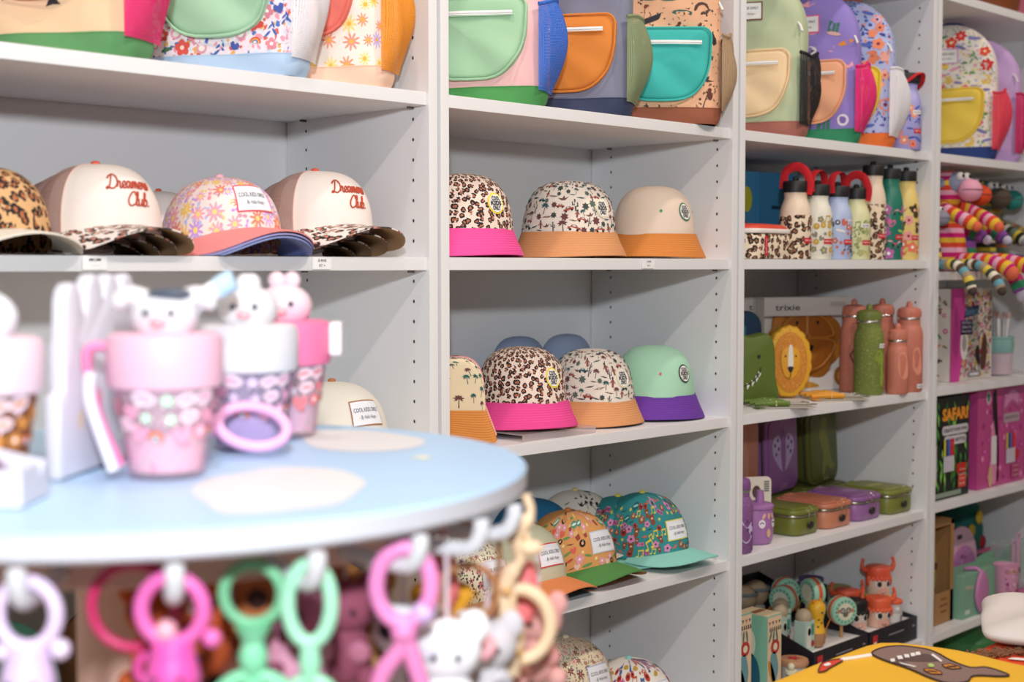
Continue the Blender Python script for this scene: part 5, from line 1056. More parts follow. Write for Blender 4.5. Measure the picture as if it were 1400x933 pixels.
for i, (x, y, tx) in enumerate(((-.018, -.01, -.05), (.0, .012, .02), (.016, -.008, .25), (-.006, -.016, .05))):
    p = bpy.data.objects.new('marker_pen', None); 
    q = thing('marker_pen', (2.118+x, .085+y, zc4+.060), ['white marker pen in the glitter jar, at its near rim', 'grey marker pen at the back of the glitter jar', 'white marker pen leaning out of the glitter jar', 'pale marker pen in the middle of the glitter jar'][i], 'pen', 0, 'pens standing in the glitter jar'); q.rotation_euler.y = tx
    m = MB(); m.lathe([(.0001, 0), (.0058, .001), (.0058, .095), (.0001, .096)], matte(['#e6e2e0', '#b8b8c0', '#e2dedc', '#c9c6ca'][i], .4), 12); m.build('barrel', q)
    m = MB(); m.lathe([(.0048, .0965), (.0046, .108), (.003, .112), (.0001, .1125)], matte('#c8a09a'), 12); m.build('cap', q); bpy.data.objects.remove(p)
zd4 = SHELF[3][4]
def pens(m, F, x0, y0, n=5):
    for i, c in enumerate(('#d8cc3a', '#3a2f7a', '#3f6ac0', '#c02a5a', '#e02a20')[:n]):
        x = x0+.0108*i; m.decal(box2(x, y0+.04, x+.0095, y0+.082), lambda a, b: V(F(a, b))+V((0, -.0012, 0)), matte(c)); m.decal(box2(x, y0, x+.0095, y0+.0395), lambda a, b: V(F(a, b))+V((0, -.0012, 0)), matte('#d8cfe0'))
def safari(o, F):
    m = MB(); rr = random.Random(3); L = lambda k: (lambda a, b: V(F(a, b))+V((0, -.0002*k, 0)))
    for i in range(110):
        x, y, a, l = rr.uniform(-.095, .095), rr.uniform(.01, .25), rr.uniform(-.5, .5)+(PI/2), rr.uniform(.02, .05)
        p = [(x, y), (x+l*.5*cos(a)-.005*sin(a), y+l*.5*sin(a)+.005*cos(a)), (x+l*cos(a), y+l*sin(a)), (x+l*.5*cos(a)+.005*sin(a), y+l*.5*sin(a)-.005*cos(a))]
        if all(abs(u) < .104 and .004 < v < .252 for u, v in p): m.decal(p, L(1+i*.05), matte(rr.choice(['#4f9a3a', '#6fb84a', '#2f6a2f', '#8fcf5a', '#3f7f34'])))
    m.decal([(-.055, .135), (.092, .135), (.092, .225), (-.055, .218)], L(5), matte('#141a16'))
    m.text('SAFARI', .040, L(8), matte('#f0982a'), .024, .212, width=.135, bold=.05)
    for i, (t, w) in enumerate((('CREATE YOUR OWN', .125), ('WATER BOTTLE', .105))):
        m.decal([(p[0]+.026, p[1]+.172-.026*i) for p in rrect(w+.012, .023, .009, 3)], L(7), matte('#d2ced4')); m.text(t, .012, L(9), matte('#3a3a44'), .026, .172-.026*i, width=w, bold=.03)
    m.decal(box2(-.104, .02, -.080, .19), L(6), matte('#1a221c')); m.decal(ell(-.085, .155, .018, .025), L(7), matte('#2f8a44')); m.decal(box2(-.1, .05, -.07, .14), L(7), matte('#c9d2c6'))
    pens(m, L(8), -.035, .068); m.decal(box2(.034, .060, .085, .084), L(11), matte('#c9281f')); m.decal(box2(.044, .022, .085, .056), L(11), matte('#d84a34'))
    for i, (t, w) in enumerate((('This kit', .03), ('includes', .036), ('5 pens', .028), ('bottle', .028))): m.text(t, .007, L(13), matte('#f2ecec'), .064, .068-.012*i, width=w)
    m.decal(box2(-.1, .006, .06, .018), L(9), matte('#8a9a88')); m.build('front_print', o)
plain_box('craft_kit_carton', (1.735, .072, zd4), (.212, .09, .255), matte('#151a16', .35), 'dark jungle print water bottle craft kit carton with orange title', 'craft kit', 0, 'water bottle craft kits', safari)
def pinkkit(o, F):
    m = MB(); L = lambda k: (lambda a, b: V(F(a, b))+V((0, -.0002*k, 0)))
    m.decal(ell(-.085, .238, .015, .019), L(3), matte('#d8a8c0')); m.decal(ell(-.085, .24, .008, .012), L(5), matte('#3f7f5a'))
    m.decal(sp2([(-.065, .02), (-.035, .02), (-.035, .14), (-.045, .175), (-.05, .185), (-.058, .175), (-.068, .14)], 3), L(3), matte('#e58fb8')); m.decal(box2(-.066, .06, -.036, .135), L(5), matte('#e8e0e4')); m.decal(sp2([(-.058, .185), (-.030, .10), (-.022, .10), (-.022, .02), (-.030, .02), (-.034, .12), (-.04, .25), (-.052, .255), (-.06, .24)], 2), L(4), matte('#1c1418')); m.decal(ell(-.07, .03, .012, .03), L(6), matte('#d8b08a'))
    m.decal(sp2([(.0, .19), (.05, .215), (.10, .20), (.10, .25), (.05, .262), (.0, .235)], 4), L(3), matte('#b85a94')); m.decal(sp2([(.012, .205), (.05, .225), (.09, .212), (.09, .238), (.05, .25), (.012, .228)], 4), L(5), matte('#d48ab8')); m.decal(box2(.004, .165, .098, .19), L(4), matte('#b9a0ac')); m.text('WATER BOTTLE', .011, L(6), matte('#5a3a4a'), .05, .178, width=.08)
    pens(m, L(5), .02, .055); m.decal(ell(.078, .075, .024, .016), L(9), matte('#c02a34')); m.decal(box2(.052, .01, .1, .05), L(7), matte('#b03a6a'))
    for i, t in enumerate(('This kit', 'includes', '5 pens')): m.text(t, .008, L(11), matte('#f0d8e4'), .078, .045-.013*i, width=.035)
    scatter(m, lambda x, y: F(x, y), (-.125, .122, .018, .248), [m_flower('#e070b0', '#f0c0dc'), m_heart('#a83a8a'), m_flower('#c84a9a', '#e88ac0')], 40, .02, 9, .9, 3); m.build('front_print', o)
plain_box('craft_kit_carton', (2.035, .075, zd4), (.280, .09, .262), matte('#c2488c', .35), 'magenta water bottle craft kit carton with bottle picture', 'craft kit', 0, 'water bottle craft kits', pinkkit)
plain_box('craft_kit_carton', (2.290, .09, zd4), (.10, .09, .25), matte('#4a2f5a', .35), 'dark violet craft kit carton beside the magenta one', 'craft kit', 0, 'water bottle craft kits', lambda o, F: None)
ze4 = SHELF[3][5]
o = thing('window_carton', (1.738, .090, ze4), 'brown kraft carton with window showing a green bottle', 'box')
kr = matte('#a97c4c'); m = MB(); w, d, h = .125, .09, .262
m.box((0, .043, h/2), (w, .003, h), kr, 0); m.box((-w/2, 0, h/2), (.003, d, h), kr, 0); m.box((w/2, 0, h/2), (.003, d, h), kr, 0); m.box((0, 0, .0015), (w, d, .003), kr, 0); m.box((0, -d/2, .040), (w, .002, .080), kr, 0); m.box((-w/2+.012, -d/2, h/2), (.024, .002, h), kr, 0); m.box((w/2-.008, -d/2, h/2), (.016, .002, h), kr, 0); m.box((0, -d/2, h-.006), (w, .002, .012), kr, 0); m.build('carton', o)
m = MB(); m.lathe([(.0001, .085), (.026, .085), (.027, .10), (.027, .17), (.020, .19), (.018, .215), (.0001, .216)], plastic('#8a9440', .4), 22); m.ball((.004, -.0262, .145), .010, matte('#4a2f24'), 10, 8, (1, .3, 1)); m.build('bottle', o)
m = MB()
for i, ww in enumerate((.034, .044, .03)): m.decal(box2(.012-ww/2, .060-.016*i, .012+ww/2, .0645-.016*i), lambda x, y: (x, -d/2-.0014, y), matte('#7a5632'))
m.build('lettering', o)
o = thing('pink_plate', (1.990, .125, ze4), 'pale pink plate with oval cut out standing behind the green carton', 'plate')
m = MB(); F = lambda x, y, t: (x, -t, y); pk = plastic('#dcaec4', .4); m.slab([(x, max(y, .001)) for x, y in [(p[0], p[1]+.105) for p in circ(44, .1, .95, 1)]], .006, pk, F, .002); m.slab([(p[0]+.012, p[1]+.085) for p in circ(36, .068, 1.05, 1)], .003, plastic('#b878b0', .4), lambda x, y, t: (x, -.0062-t, y), .001); scatter(m, lambda x, y: (x, -.0095, y), (-.04, .06, .03, .13), [m_heart('#8a3f7a'), m_leaf('#d8c8dc'), m_disc('#a05a9a', '#e0c0dc'), m_dash('#7a3a6a')], 24, .014, 4, .8, 2); m.decal(rrect(.028, .012, .005), lambda x, y: (x-.01, -.0072, y+.178), matte('#3a2a34')); m.build('plate', o); 
m = MB(); m.box((.0, .012, .0015), (.14, .03, .003), pk, .001); m.build('stand', o)
o = thing('tableware_carton', (1.950, .058, ze4), 'mint green tableware carton with pink spoon and cup', 'box')
m = MB(); g = matte('#7fae94'); w, d, h = .275, .07, .112; m.box((0, 0, h/2), (w, d, h), g, .001)
m.decal(sp2([(-.135, h), (.02, h+.002), (.06, h+.016), (.135, h+.020), (.135, h)], 3), lambda x, y: (x, .02, y), g); m.tube([(-.125+.004*i, -d/2-.001, .078+.006*sin(i*1.9)) for i in range(11)], .0011, matte('#c8a8a0'), 4); m.decal(box2(-.128, .010, -.10, .022), lambda x, y: (x, -d/2-.001, y), matte('#c8dccf')); m.build('carton', o)
m = MB(); m.slab(sp2([(0, .0), (.026, .022), (.034, .055), (.022, .092), (0, .112), (-.022, .092), (-.034, .055), (-.026, .022)], 4), .010, plastic('#c67fb2', .35), lambda x, y, t: (x-.045, -d/2-.0012-t, y+.004), .004); sp = m.build('spoon_bowl', o)
m = MB(); m.tube(spline([(-.045, -.040, .108), (-.050, -.026, .119), (-.070, -.004, .118)], 5), [.005]*11, plastic('#c67fb2', .35), 8); m.build('spoon_handle', sp)
m = MB(); cx = .072; m.lathe([(.0001, .030), (.026, .030), (.028, .034), (.034, .112), (.0345, .115), (.0325, .114), (.0001, .110)], plastic('#d898bc', .35), 26, (cx, -.052, 0)); S = on(lambda x, y: (cx+(.028+.006*y/.08)*sin(x/.031), -.052-(.028+.006*y/.08)*cos(x/.031), .034+y), .0008)
scatter(m, S, (-.04, .04, .008, .072), [m_heart('#8a3a6a'), m_leaf('#e8d0e0'), m_disc('#a84a7a', '#e8c0d8'), m_bird('#6a3a5a')], 18, .013, 4, .9, 2, [(.006, .012, .016, .010)]); m.decal(ell(.004, .012, .012, .007), S, matte('#b02030')); m.tube([S(-.03+.006*i, .06+.012*sin(PI*i/4)) for i in range(5)], .0018, matte('#c8a04a'), 5); m.build('cup', o)
o = thing('storage_basket', (2.235, .10, ze4), 'clear plastic sets with pink rim at the bookcase end', 'gift set', -.05)
m = MB(); m.box((-.02, 0, .003), (.20, .14, .006), plastic('#cf6a9a', .4), .002); m.box((-.02, .066, .100), (.20, .006, .012), plastic('#d8588f', .4), .002); m.build('rim', o)
m = MB(); m.box((-.03, -.02, .075), (.13, .05, .135), clear('#e8f0f0', .05, .35), .004); m.build('sleeve', o)
m = MB(); m.slab(sp2([(-.08, .02), (.03, .02), (.03, .11), (-.02, .125), (-.08, .09)], 3), .012, plastic('#6aa878', .4), lambda x, y, t: (x, -.01-t, y), .002); m.ball((-.055, -.026, .05), .016, plastic('#cfe0c0', .4), 12, 8, (1, .3, 1)); m.build('mint_tray', o)
for x, h in ((-.112, .135), (-.085, .150)):
    m = MB(); m.slab([(p[0]+x, p[1]+h/2+.03) for p in rrect(.014, h, .005)], .003, plastic('#cf9ac0', .4), lambda a, b, t: (a, -.072-t, b), .001); m.decal(ell(x, h+.02, .003, .004, 8), lambda a, b: (a, -.0755, b), matte('#6a4a6a')); m.build('cutlery_handle', o)
for (x, y, sx, sz, c, l) in ((2.09, .26, .17, .20, '#6f1f24', 'dark red drum shaped toy at the back of the tableware shelf'), (2.26, .27, .15, .25, '#1f6a62', 'teal round toy with yellow dots at the back end of the tableware shelf')):
    o = thing('rounded_toy', (x, y, ze4), l, 'toy', 0, None); m = MB(); m.lathe([(.0001, 0), (sx*.46, 0), (sx*.5, .01), (sx*.5, sz*.6), (sx*.42, sz*.85), (sx*.2, sz*.98), (.0001, sz)], cloth(c), 26); m.build('body', o)
    m = MB(); 
    for a, zz, cc in ((-.5, .6, '#c9a82f'), (.2, .45, '#b02a2f'), (-.1, .75, '#d8b83a')): m.ball((sx*.5*sin(a), -sx*.5*cos(a), sz*zz), .020, cloth(cc), 12, 8, (1, .35, 1))
    m.build('spots', o)
zf4 = SHELF[3][6]
for (x, y, r, h, c, l) in ((1.78, .12, .085, .235, '#c9982f', 'mustard yellow lidded tub on the lowest shelf'), (2.02, .13, .095, .275, '#3f7f4a', 'green lidded tub on the lowest shelf')):
    o = thing('lidded_tub', (x, y, zf4), l, 'tub'); m = MB(); m.lathe([(.0001, 0), (r*.85, 0), (r*.9, .01), (r, h*.8), (.0001, h*.8)], plastic(c, .4), 28); m.build('tub', o); m = MB(); m.lathe([(r*1.0, h*.805), (r*1.05, h*.82), (r*1.05, h*.88), (r*.8, h*.97), (.0001, h)], plastic(c, .4), 28); m.build('lid', o)
z0 = SHELF[3][0]
o = thing('storage_basket', (2.02, .12, z0), 'brown woven basket on the top shelf of the end bookcase', 'basket'); m = MB(); m.lathe([(.0001, 0), (.10, 0), (.11, .01), (.125, .12), (.118, .12), (.10, .012)], matte('#8a4a24'), 30); m.build('weave', o); m = MB(); m.tube([(.122*cos(a), .122*sin(a), .121) for a in [2*PI*i/30 for i in range(30)]], .006, matte('#7a3f1f'), 6, True); m.build('rim', o)
plain_box('carton_box', (2.235, .10, z0), (.15, .12, .15), matte('#d8788f'), 'pink carton on the top shelf of the end bookcase', 'box', 0, None, lambda o, F: None)
# ------------------------------------------------------------------ round table with hooks
TX, TY, TZ = -.8791, -.5719, 1.177
o = thing('round_display_table', (TX, TY, 0), 'round pale blue display table with painted clouds and hooks under its rim', 'display table'); o.location.z = 0
n = NT('painted_tabletop'); tb = n.done(n.mix(n.m('SMOOTHSTEP', n.noise(n.obj(), 3, 1), .3) if False else n.noise(n.obj(), 4, 1), '#a9cceb', '#b4d3ee'), .42)
m = MB(); R_ = .3203; wh = matte('#cdced6', .4)
m.lathe([(.0001, TZ-.019), (R_-.003, TZ-.019), (R_, TZ-.016), (R_, TZ-.0025)], wh, 96); m.lathe([(R_, TZ-.0025), (R_-.0025, TZ), (.0001, TZ)], tb, 96)
tt = m.build('tabletop', o, angle=30)
for P_ in ([(-.059, -.148), (-.015, -.104), (.02, -.099), (.056, -.089), (.078, -.111), (.086, -.15), (.061, -.209), (.03, -.238), (-.015, -.272), (-.048, -.272), (-.08, -.264), (-.097, -.246), (-.086, -.212)],
           [(.218, .090), (.25, .098), (.277, .075), (.287, .03), (.275, -.038), (.232, -.077), (.188, -.077), (.164, -.052), (.164, -.008), (.191, .044)], [(-.24, .05), (-.20, .10), (-.14, .10), (-.10, .06), (-.15, .02), (-.20, .01)]):
    m = MB(); m.decal(sp2(P_, 5), lambda x, y: (x, y, TZ+.0004), matte('#dcdcdc', .5)); plabel(m.build('painted_cloud', tt), 'white painted cloud')
m = MB(); m.decal(star2(5, .013, .006), lambda x, y: (x+.188, y-.134, TZ+.0004), matte('#f0ecc4')); plabel(m.build('painted_star', tt), 'small pale yellow painted star')
tp = matte('#dcb6a8', .6)
m = MB(); m.lathe([(.15, 1.1575), (.240, 1.1575), (.240, 1.124), (.235, 1.122), (.228, 1.124), (.228, 1.156)], tp, 72); m.build('apron', o)
m = MB(); m.lathe([(.0001, .03), (.068, .03), (.068, 1.15), (.0001, 1.15)], matte('#d2a898', .6), 40); m.build('column', o)
m = MB(); m.lathe([(.0001, .002), (.24, .002), (.25, .008), (.25, .022), (.24, .030), (.0001, .034)], matte('#e3e0de', .5), 48); m.build('foot', o)
HK = [-136.9, -119.2, -102.1, -86.4, -72.9, -60.4, -30, 10, 60, 120, 170, 210]
def pol(deg, r): a = math.radians(deg); return r*cos(a), r*sin(a)
for a in HK:
    c, s_ = pol(a, 1); m = MB(); p = spline([(.238*c, .238*s_, 1.134), (.292*c, .292*s_, 1.131), (.312*c, .312*s_, 1.134), (.3195*c, .3195*s_, 1.146), (.3195*c, .3195*s_, 1.1560)], 5)
    m.tube(p, [.0064]*(len(p)-1)+[.004], plastic('#d4d4d8', .3), 12); m.build('hook', o)
# hanging toys
def hang(name, deg, r, z, label, cat='teether', rz=None):
    x, y = pol(deg, r); return thing(name, (TX+x, TY+y, z), label, cat, -.78 if rz is None else rz, 'toys hanging from the table hooks')
def ringm(m, R, t, c, cz=0, sx=1, cx=0, cy=0, n=36): m.tube([(cx+sx*R*cos(2*PI*i/n), cy, cz+R*sin(2*PI*i/n)) for i in range(n)], t, c, 10, True)
soft = lambda c: plastic(c, .45)
def ring_toy(deg, r, z, R, t, c, label, fig=None, sx=.86, rz=None, beads=(), c2=None):
    o = hang('ring_teether', deg, r, z, label, rz=rz); m = MB(); ringm(m, R, t, soft(c), 0, sx); m.build('ring', o)
    for x, zz, rr_, cc in beads: m = MB(); m.ball((x, 0, zz), rr_, soft(cc), 14, 10); m.build('bead', o)
    if fig: fig(o)
    return o
def rabbit(c):
    def f(o):
        m = MB(); k = soft(c); m.tube(spline([(0, 0, -.022), (0, 0, -.035), (0, 0, -.05)], 4), [.013, .014, .014, .015, .016, .017, .018, .018, .016], k, 14)
        for sg in (-1, 1): m.tube(spline([(sg*.008, 0, -.05), (sg*.014, 0, -.068), (sg*.012, 0, -.088)], 4), [.009]*7+[.007, .004], k, 10)
        m.build('figure', o)
        m = MB()
        for sg in (-1, 1): m.ball((sg*.008, -.016, -.042), .0022, matte('#4a2a3a'), 8, 6)
        m.build('eyes', o)
    return f
ring_toy(-136.8, .304, 1.1215, .0215, .0050, '#dfc9e6', 'pale lilac ring teether on the first hook from the tall white display stand', rabbit('#d9bfe2'), .88, beads=((.021, -.023, .0068, '#e3d0e8'), (-.017, -.025, .0055, '#e3d0e8')))
ring_toy(-119.4, .304, 1.1215, .0215, .0050, '#e568b0', 'hot pink ring teether with round feet on the second hook', rabbit('#e055a8'), .95, beads=((.0255, -.019, .0062, '#e76cb4'), (-.004, -.014, .0075, '#e9a6b4')))
def loop2(c):
    def f(o):
        m = MB(); ringm(m, .010, .0034, soft(c), -.043, 1, .012); ringm(m, .010, .0034, soft(c), -.062, 1, .018); m.build('chain_link', o)
    return f
ring_toy(-124.5, .268, 1.117, .0285, .0038, '#c2285e', 'large magenta ring hanging behind the hot pink one', loop2('#d84a98'), 1.0)
def arch(c):
    def f(o):
        k = soft(c); m = MB(); m.tube([(0, 0, -.022), (0, 0, -.034), (0, 0, -.042), (0, 0, -.05), (0, 0, -.056)], [.013, .0075, .0105, .0095, .0065], k, 14); m.build('neck', o)
        m = MB(); m.tube([(.030*cos(a), 0, -.087+.030*sin(a)) for a in [PI*i/24-.35 for i in range(32)]], .0055, k, 10); m.tube([(0, 0, -.058), (0, -.002, -.10)], [.008, .0095], k, 12); m.build('handle', o)
    return f
ring_toy(-107.8, .276, 1.121, .0205, .0042, '#78bd90', 'mint green teether with round handle hanging from its ring', arch('#84d3a6'), .98)
def stem(c):
    def f(o):
        k = soft(c); m = MB(); m.tube([(0, 0, -.029), (0, 0, -.040), (0, 0, -.052)], [.0062, .008, .0055], k, 12); ringm(m, .017, .0050, k, -.070); m.build('lower_ring', o)
    return f
ring_toy(-101.8, .304, 1.1160, .0270, .0052, '#a3dfbd', 'pale mint green oval teether beside the third hook', stem('#9adcb6'), .55)
def pinkbow(o):
    k = soft('#e585ba'); m = MB()
    m.tube(spline([(0, 0, -.028), (-.002, 0, -.045), (-.016, 0, -.065), (-.022, 0, -.090)], 5), .0068, k, 10); m.tube(spline([(0, 0, -.028), (.004, 0, -.045), (.010, 0, -.065), (.018, 0, -.090)], 5), .0068, k, 10); m.ball((0, 0, -.034), .010, k, 14, 10); m.build('bow', o)
ring_toy(-86.6, .304, 1.1163, .0275, .0062, '#ec8cc4', 'bright pink oval ring teether with lilac bead on the fourth hook', pinkbow, .72, beads=((.014, -.020, .0085, '#d2b0e0'),))
def plush_charm(deg, r, z, label, c, c2, sc=1.0):
    o = hang('plush_charm', deg, r, z, label, 'plush charm'); o.scale = (sc,)*3
    m = MB(); m.tube([(0, 0, .06), (0, 0, .012)], .0016, cloth('#d8c8d0'), 6); m.build('cord', o)
    m = MB(); m.ball((0, 0, -.008), .024, cloth(c), 18, 12, (1, .8, .9)); m.ball((0, 0, -.045), .023, cloth(c), 16, 12, (.9, .75, 1.1)); m.build('body', o)
    for sg in (-1, 1): m = MB(); m.ball((sg*.019, 0, .008), .010, cloth(c), 12, 8, (1, .5, 1.2)); m.build('ear', o); m = MB(); m.ball((sg*.018, -.010, -.062), .010, cloth(c), 12, 8); m.build('leg', o)
    for x, zz, rr_ in ((-.010, -.004, .008), (.012, -.040, .009), (-.012, -.056, .007)): m = MB(); m.ball((x, -.0165, zz), rr_, cloth(c2), 12, 8, (1, .4, 1)); m.build('patch', o)
    for sg in (-1, 1): m = MB(); m.ball((sg*.008, -.0200, -.008), .0024, matte('#1c1a1e'), 8, 6); m.build('eye', o)
plush_charm(-73.0, .250, 1.070, 'white and black spotted cow plush charm behind the pink oval ring', '#ece8ee', '#2a262e')
plush_charm(-76.8, .302, 1.066, 'white plush charm beside the pink bow teether', '#f0eef2', '#d8d4de', 1.1)
plush_charm(-99, .250, 1.062, 'dusty pink plush charm deep under the table', '#c88aa0', '#7a3a50')
plush_charm(-114, .195, 1.075, 'rust orange plush charm deep under the table near the column', '#a8461c', '#7a2a14', 1.25)
plush_charm(-106, .200, 1.045, 'dark brown plush charm behind the mint green teethers', '#5a2c1c', '#2a1712', 1.1)
plush_charm(-58, .255, 1.068, 'mustard plush charm behind the wooden giraffe', '#d89a24', '#e8b84a', .9)
plush_charm(-44, .330, 1.045, 'dusty pink pig plush charm at the end of the row', '#d49a94', '#c98a84', .9)
o = hang('wooden_disc_charm', -100.3, .205, 1.100, 'brown wooden disc charm with dark centre behind the mint teether', 'charm'); m = MB(); m.tube([(0, 0, .05), (0, 0, .02)], .0016, cloth('#c8a898'), 6); m.build('cord', o); m = MB(); X = M4.Rotation(PI/2, 4, 'X'); m.X = X; m.lathe([(.0001, -.005), (.021, -.005), (.023, 0), (.021, .005), (.0001, .005)], wood('#b56a35', '#9a5228'), 24); m.build('disc', o); m = MB(); m.X = X; m.lathe([(.0001, .0052), (.008, .0055), (.0001, .0062)], matte('#33160c'), 16); m.build('centre', o)
o = hang('bead_teether', -67.9, .295, 1.090, 'brown wooden ring with pink bead beside the wooden giraffe', 'teether'); m = MB(); ringm(m, .0225, .0032, wood('#b07a50', '#965f38')); m.build('ring', o); m = MB(); m.ball((.008, 0, -.026), .0075, soft('#e8909a'), 14, 10); m.ball((.012, -.004, -.042), .011, soft('#f0b0b8'), 14, 10); m.build('bead', o)
for dg, rr_, zz, lb in ((-47.5, .318, 1.075, 'coral silicone bead strand at the end of the hook row'), (-62, .262, 1.098, 'coral silicone bead strand behind the brown wooden ring')):
    o = hang('bead_strand', dg, rr_, zz, lb, 'teether'); m = MB(); m.tube([(0, 0, .055), (0, 0, .02)], .0014, cloth('#e0a0a0'), 6); m.build('cord', o); m = MB(); m.tube([(0, 0, .018), (0, 0, .010), (.002, 0, -.006), (.001, 0, -.012), (-.004, 0, -.03)], [.0085, .0105, .0105, .013, .011], soft('#ee7a7c'), 14); m.build('bead', o)
for dg, rr_, zz, lb, c1, c2 in ((-92, .205, 1.094, 'mauve plush charm under the table behind the third hook', '#b5708c', '#8a4a66'), (-99, .150, 1.088, 'orange plush charm under the table behind the pink oval ring', '#d8742a', '#b0521c'), (-80, .215, 1.090, 'plum plush charm under the table behind the pink oval ring', '#8a4458', '#b06a80'),
        (-122, .120, 1.085, 'dark orange plush charm hung close to the table column', '#b8521c', '#7a3014'), (-68, .200, 1.085, 'tan plush charm hung deep behind the white plush charm', '#b98a5a', '#8a5f3a'), (-62, .300, 1.050, 'light grey plush charm behind the brown wooden ring', '#c9c4c8', '#8f8a92')):
    plush_charm(dg, rr_, zz, lb, c1, c2)
# giraffe
o = hang('wooden_giraffe', -55.5, .305, 1.060, 'pale wooden giraffe teether hanging from a ring near the table end', 'teether'); gw = wood('#ecd2b2', '#e0bd94')
m = MB(); m.tube(spline([(.018, 0, .098), (.022, 0, .082), (.010, 0, .064), (.014, 0, .045), (.004, 0, .03), (.0, 0, .01), (.004, 0, -.02), (.0, 0, -.05)], 5), [.004]*6+[.0065]*6+[.0052]*6+[.0075]*6+[.011]*5+[.014]*7, gw, 12); m.build('body', o)
m = MB(); m.ball((.022, -.002, .054), .0085, gw, 14, 10, (1.3, .8, .8)); m.tube([(.020, 0, .060), (.018, 0, .072)], .0026, gw, 6); m.build('head', o)
m = MB(); ringm(m, .030, .0058, gw, -.012, .9, .012, .006); m.build('ring', o)
m = MB()
for x, zz in ((.002, .02), (.006, .0), (-.004, -.015), (.010, -.03), (-.006, -.04)): m.ball((x, -.0135, zz), .0045, matte('#c99a62'), 8, 6, (1, .5, 1))
m.build('spots', o)
o = hang('leather_strap', -56, .285, 1.126, 'brown leather strap with dark rivets hung beside the wooden giraffe', 'strap'); lm = matte('#b57f5a', .55)
m = MB(); m.tube(spline([(-.05, .0, -.008), (-.02, 0, .006), (.012, 0, .004), (.016, 0, -.03), (.010, 0, -.075)], 6), .0075, lm, 8, fx=.3); m.build('strap', o); m = MB()
for x, zz in ((-.018, .006), (.010, .004)): m.ball((x, -.004, zz), .005, matte('#26304a', .4), 10, 6, (1.3, .5, .8))
m.build('rivet', o)
# things standing on the round table
def tumbler(loc, label, lid, tint, knob, rz=-.78, ears='round', sc=1.0, strap=None, gl=('#f0a0c0', '#e8e0f0', '#c8f0d0'), patch=None, handle=None):
    o = thing('tumbler_cup', loc, label, 'cup', rz, 'clear sipping cups with animal lids'); o.scale = (sc,)*3; cl = clear(tint, .06, .22)
    m = MB(); m.lathe([(.0001, .001), (.029, .001), (.031, .004), (.0385, .062), (.0405, .072), (.0382, .072), (.036, .06), (.0290, .006), (.0001, .0045)], cl, 36); m.build('tumbler', o)
    m = MB(); m.lathe([(.0001, .0055), (.0278, .006), (.0315, .036), (.0001, .037)], flecks(tint, gl, .007, .2, .45, .25), 28); plabel(m.build('glitter_base', o), 'glitter in the lower half of the cup')
    m = MB(); S = on(lambda x, y: ((.031+.0075*(y-.004)/.058)*sin(x/.036), -(.031+.0075*(y-.004)/.058)*cos(x/.036), y), .0008); scatter(m, S, (-.07, .07, .036, .066), [m_heart(gl[0]), m_bubble('#f6dce8', gl[0]), m_flower(gl[0], '#fff'), [(star2(5, .35, .16), gl[2])], m_rainbow()], 26, .017, 8, .8, .4); m.build('sticker_print', o)
    m = MB(); m.lathe([(.0405, .0725), (.0448, .0735), (.0462, .078), (.0468, .108), (.0450, .114), (.040, .1165), (.0001, .117)], soft(lid), 40); ld = m.build('lid', o)
    kn = soft(knob); m = MB(); m.ball((0, .002, .1305), .0265, kn, 22, 14, (1.05, .9, .82)); m.build('animal_head', ld)
    for sg in (-1, 1):
        m = MB()
        if ears == 'round': m.ball((sg*.019, .002, .149), .0085, kn, 14, 10)
        elif ears == 'bunny': m.ball((sg*.0075, .004, .156), .0088, kn, 14, 10, (1, .7, 1))
        elif ears == 'top': m.ball((sg*.003, .004, .153), .0090, kn, 14, 10, (1, .8, 1.15))
        else: m.tube(spline([(sg*.014, 0, .142), (sg*.030, 0, .146), (sg*.040, 0, .136)], 4), [.009]*4+[.008]*3+[.006, .003], kn, 10)
        m.build('ear', ld)
    m = MB()
    for sg in (-1, 1): m.ball((sg*.010, -.0215, .133), .0028, matte('#3a3a48'), 8, 6)
    m.ball((0, -.0235, .126), .0055, soft('#f0a8b0'), 10, 6, (1.3, .5, .8)); m.build('face', ld)
    if patch: m = MB(); m.ball((.006, -.006, .1475), .0135, soft(patch), 14, 8, (1.4, 1, .4)); m.build('head_patch', ld)
    if strap:
        m = MB(); m.tube(spline([(-.046, -.006, .106), (-.060, -.012, .100), (-.052, -.014, .055), (-.034, -.014, .010)], 6), .0095, soft(strap), 10, fx=.45); m.build('strap', o)
        m = MB(); m.tube(spline([(-.054, -.024, .086), (-.053, -.026, .060), (-.036, -.026, .008)], 6), .0045, soft('#efeaf6'), 8); m.build('straw', o)
    if handle: m = MB(); m.box((.052, -.002, .098), (.014, .024, .034), soft(handle), .004); m.build('buckle', o)
    return o
tumbler((-.9105, -.640, TZ), 'clear glitter cup with pale pink lid and white cow head', '#ecb8cb', '#fbeaf1', '#dedbde', ears='horn', strap='#f08ab8', patch='#4a5464', gl=('#f2a0ba', '#f6eaf2', '#c9f2cf'))
tumbler((-.764, -.545, TZ), 'clear lilac cup with white lid and white animal head behind the pale pink cup', '#dad7dc', '#ece4f4', '#dcdadc', ears='top', gl=('#e0a2c0', '#d8d8ee', '#e2cce8'))
tumbler((-.684, -.492, TZ), 'clear cup with hot pink lid and pink bunny head at the back of the table', '#ec7aa6', '#f6e8f0', '#ead0da', ears='bunny', handle='#f0e8ea', gl=('#e8808a', '#c8f2d8', '#eedcee'))
tumbler((-1.042, -.592, TZ), 'cup with blush lid and honey brown bear print beside the white display stand', '#e4cbd4', '#d8a070', '#dfe0e6', ears='top', gl=('#d08a40', '#c06a3a', '#f2e6d8'))
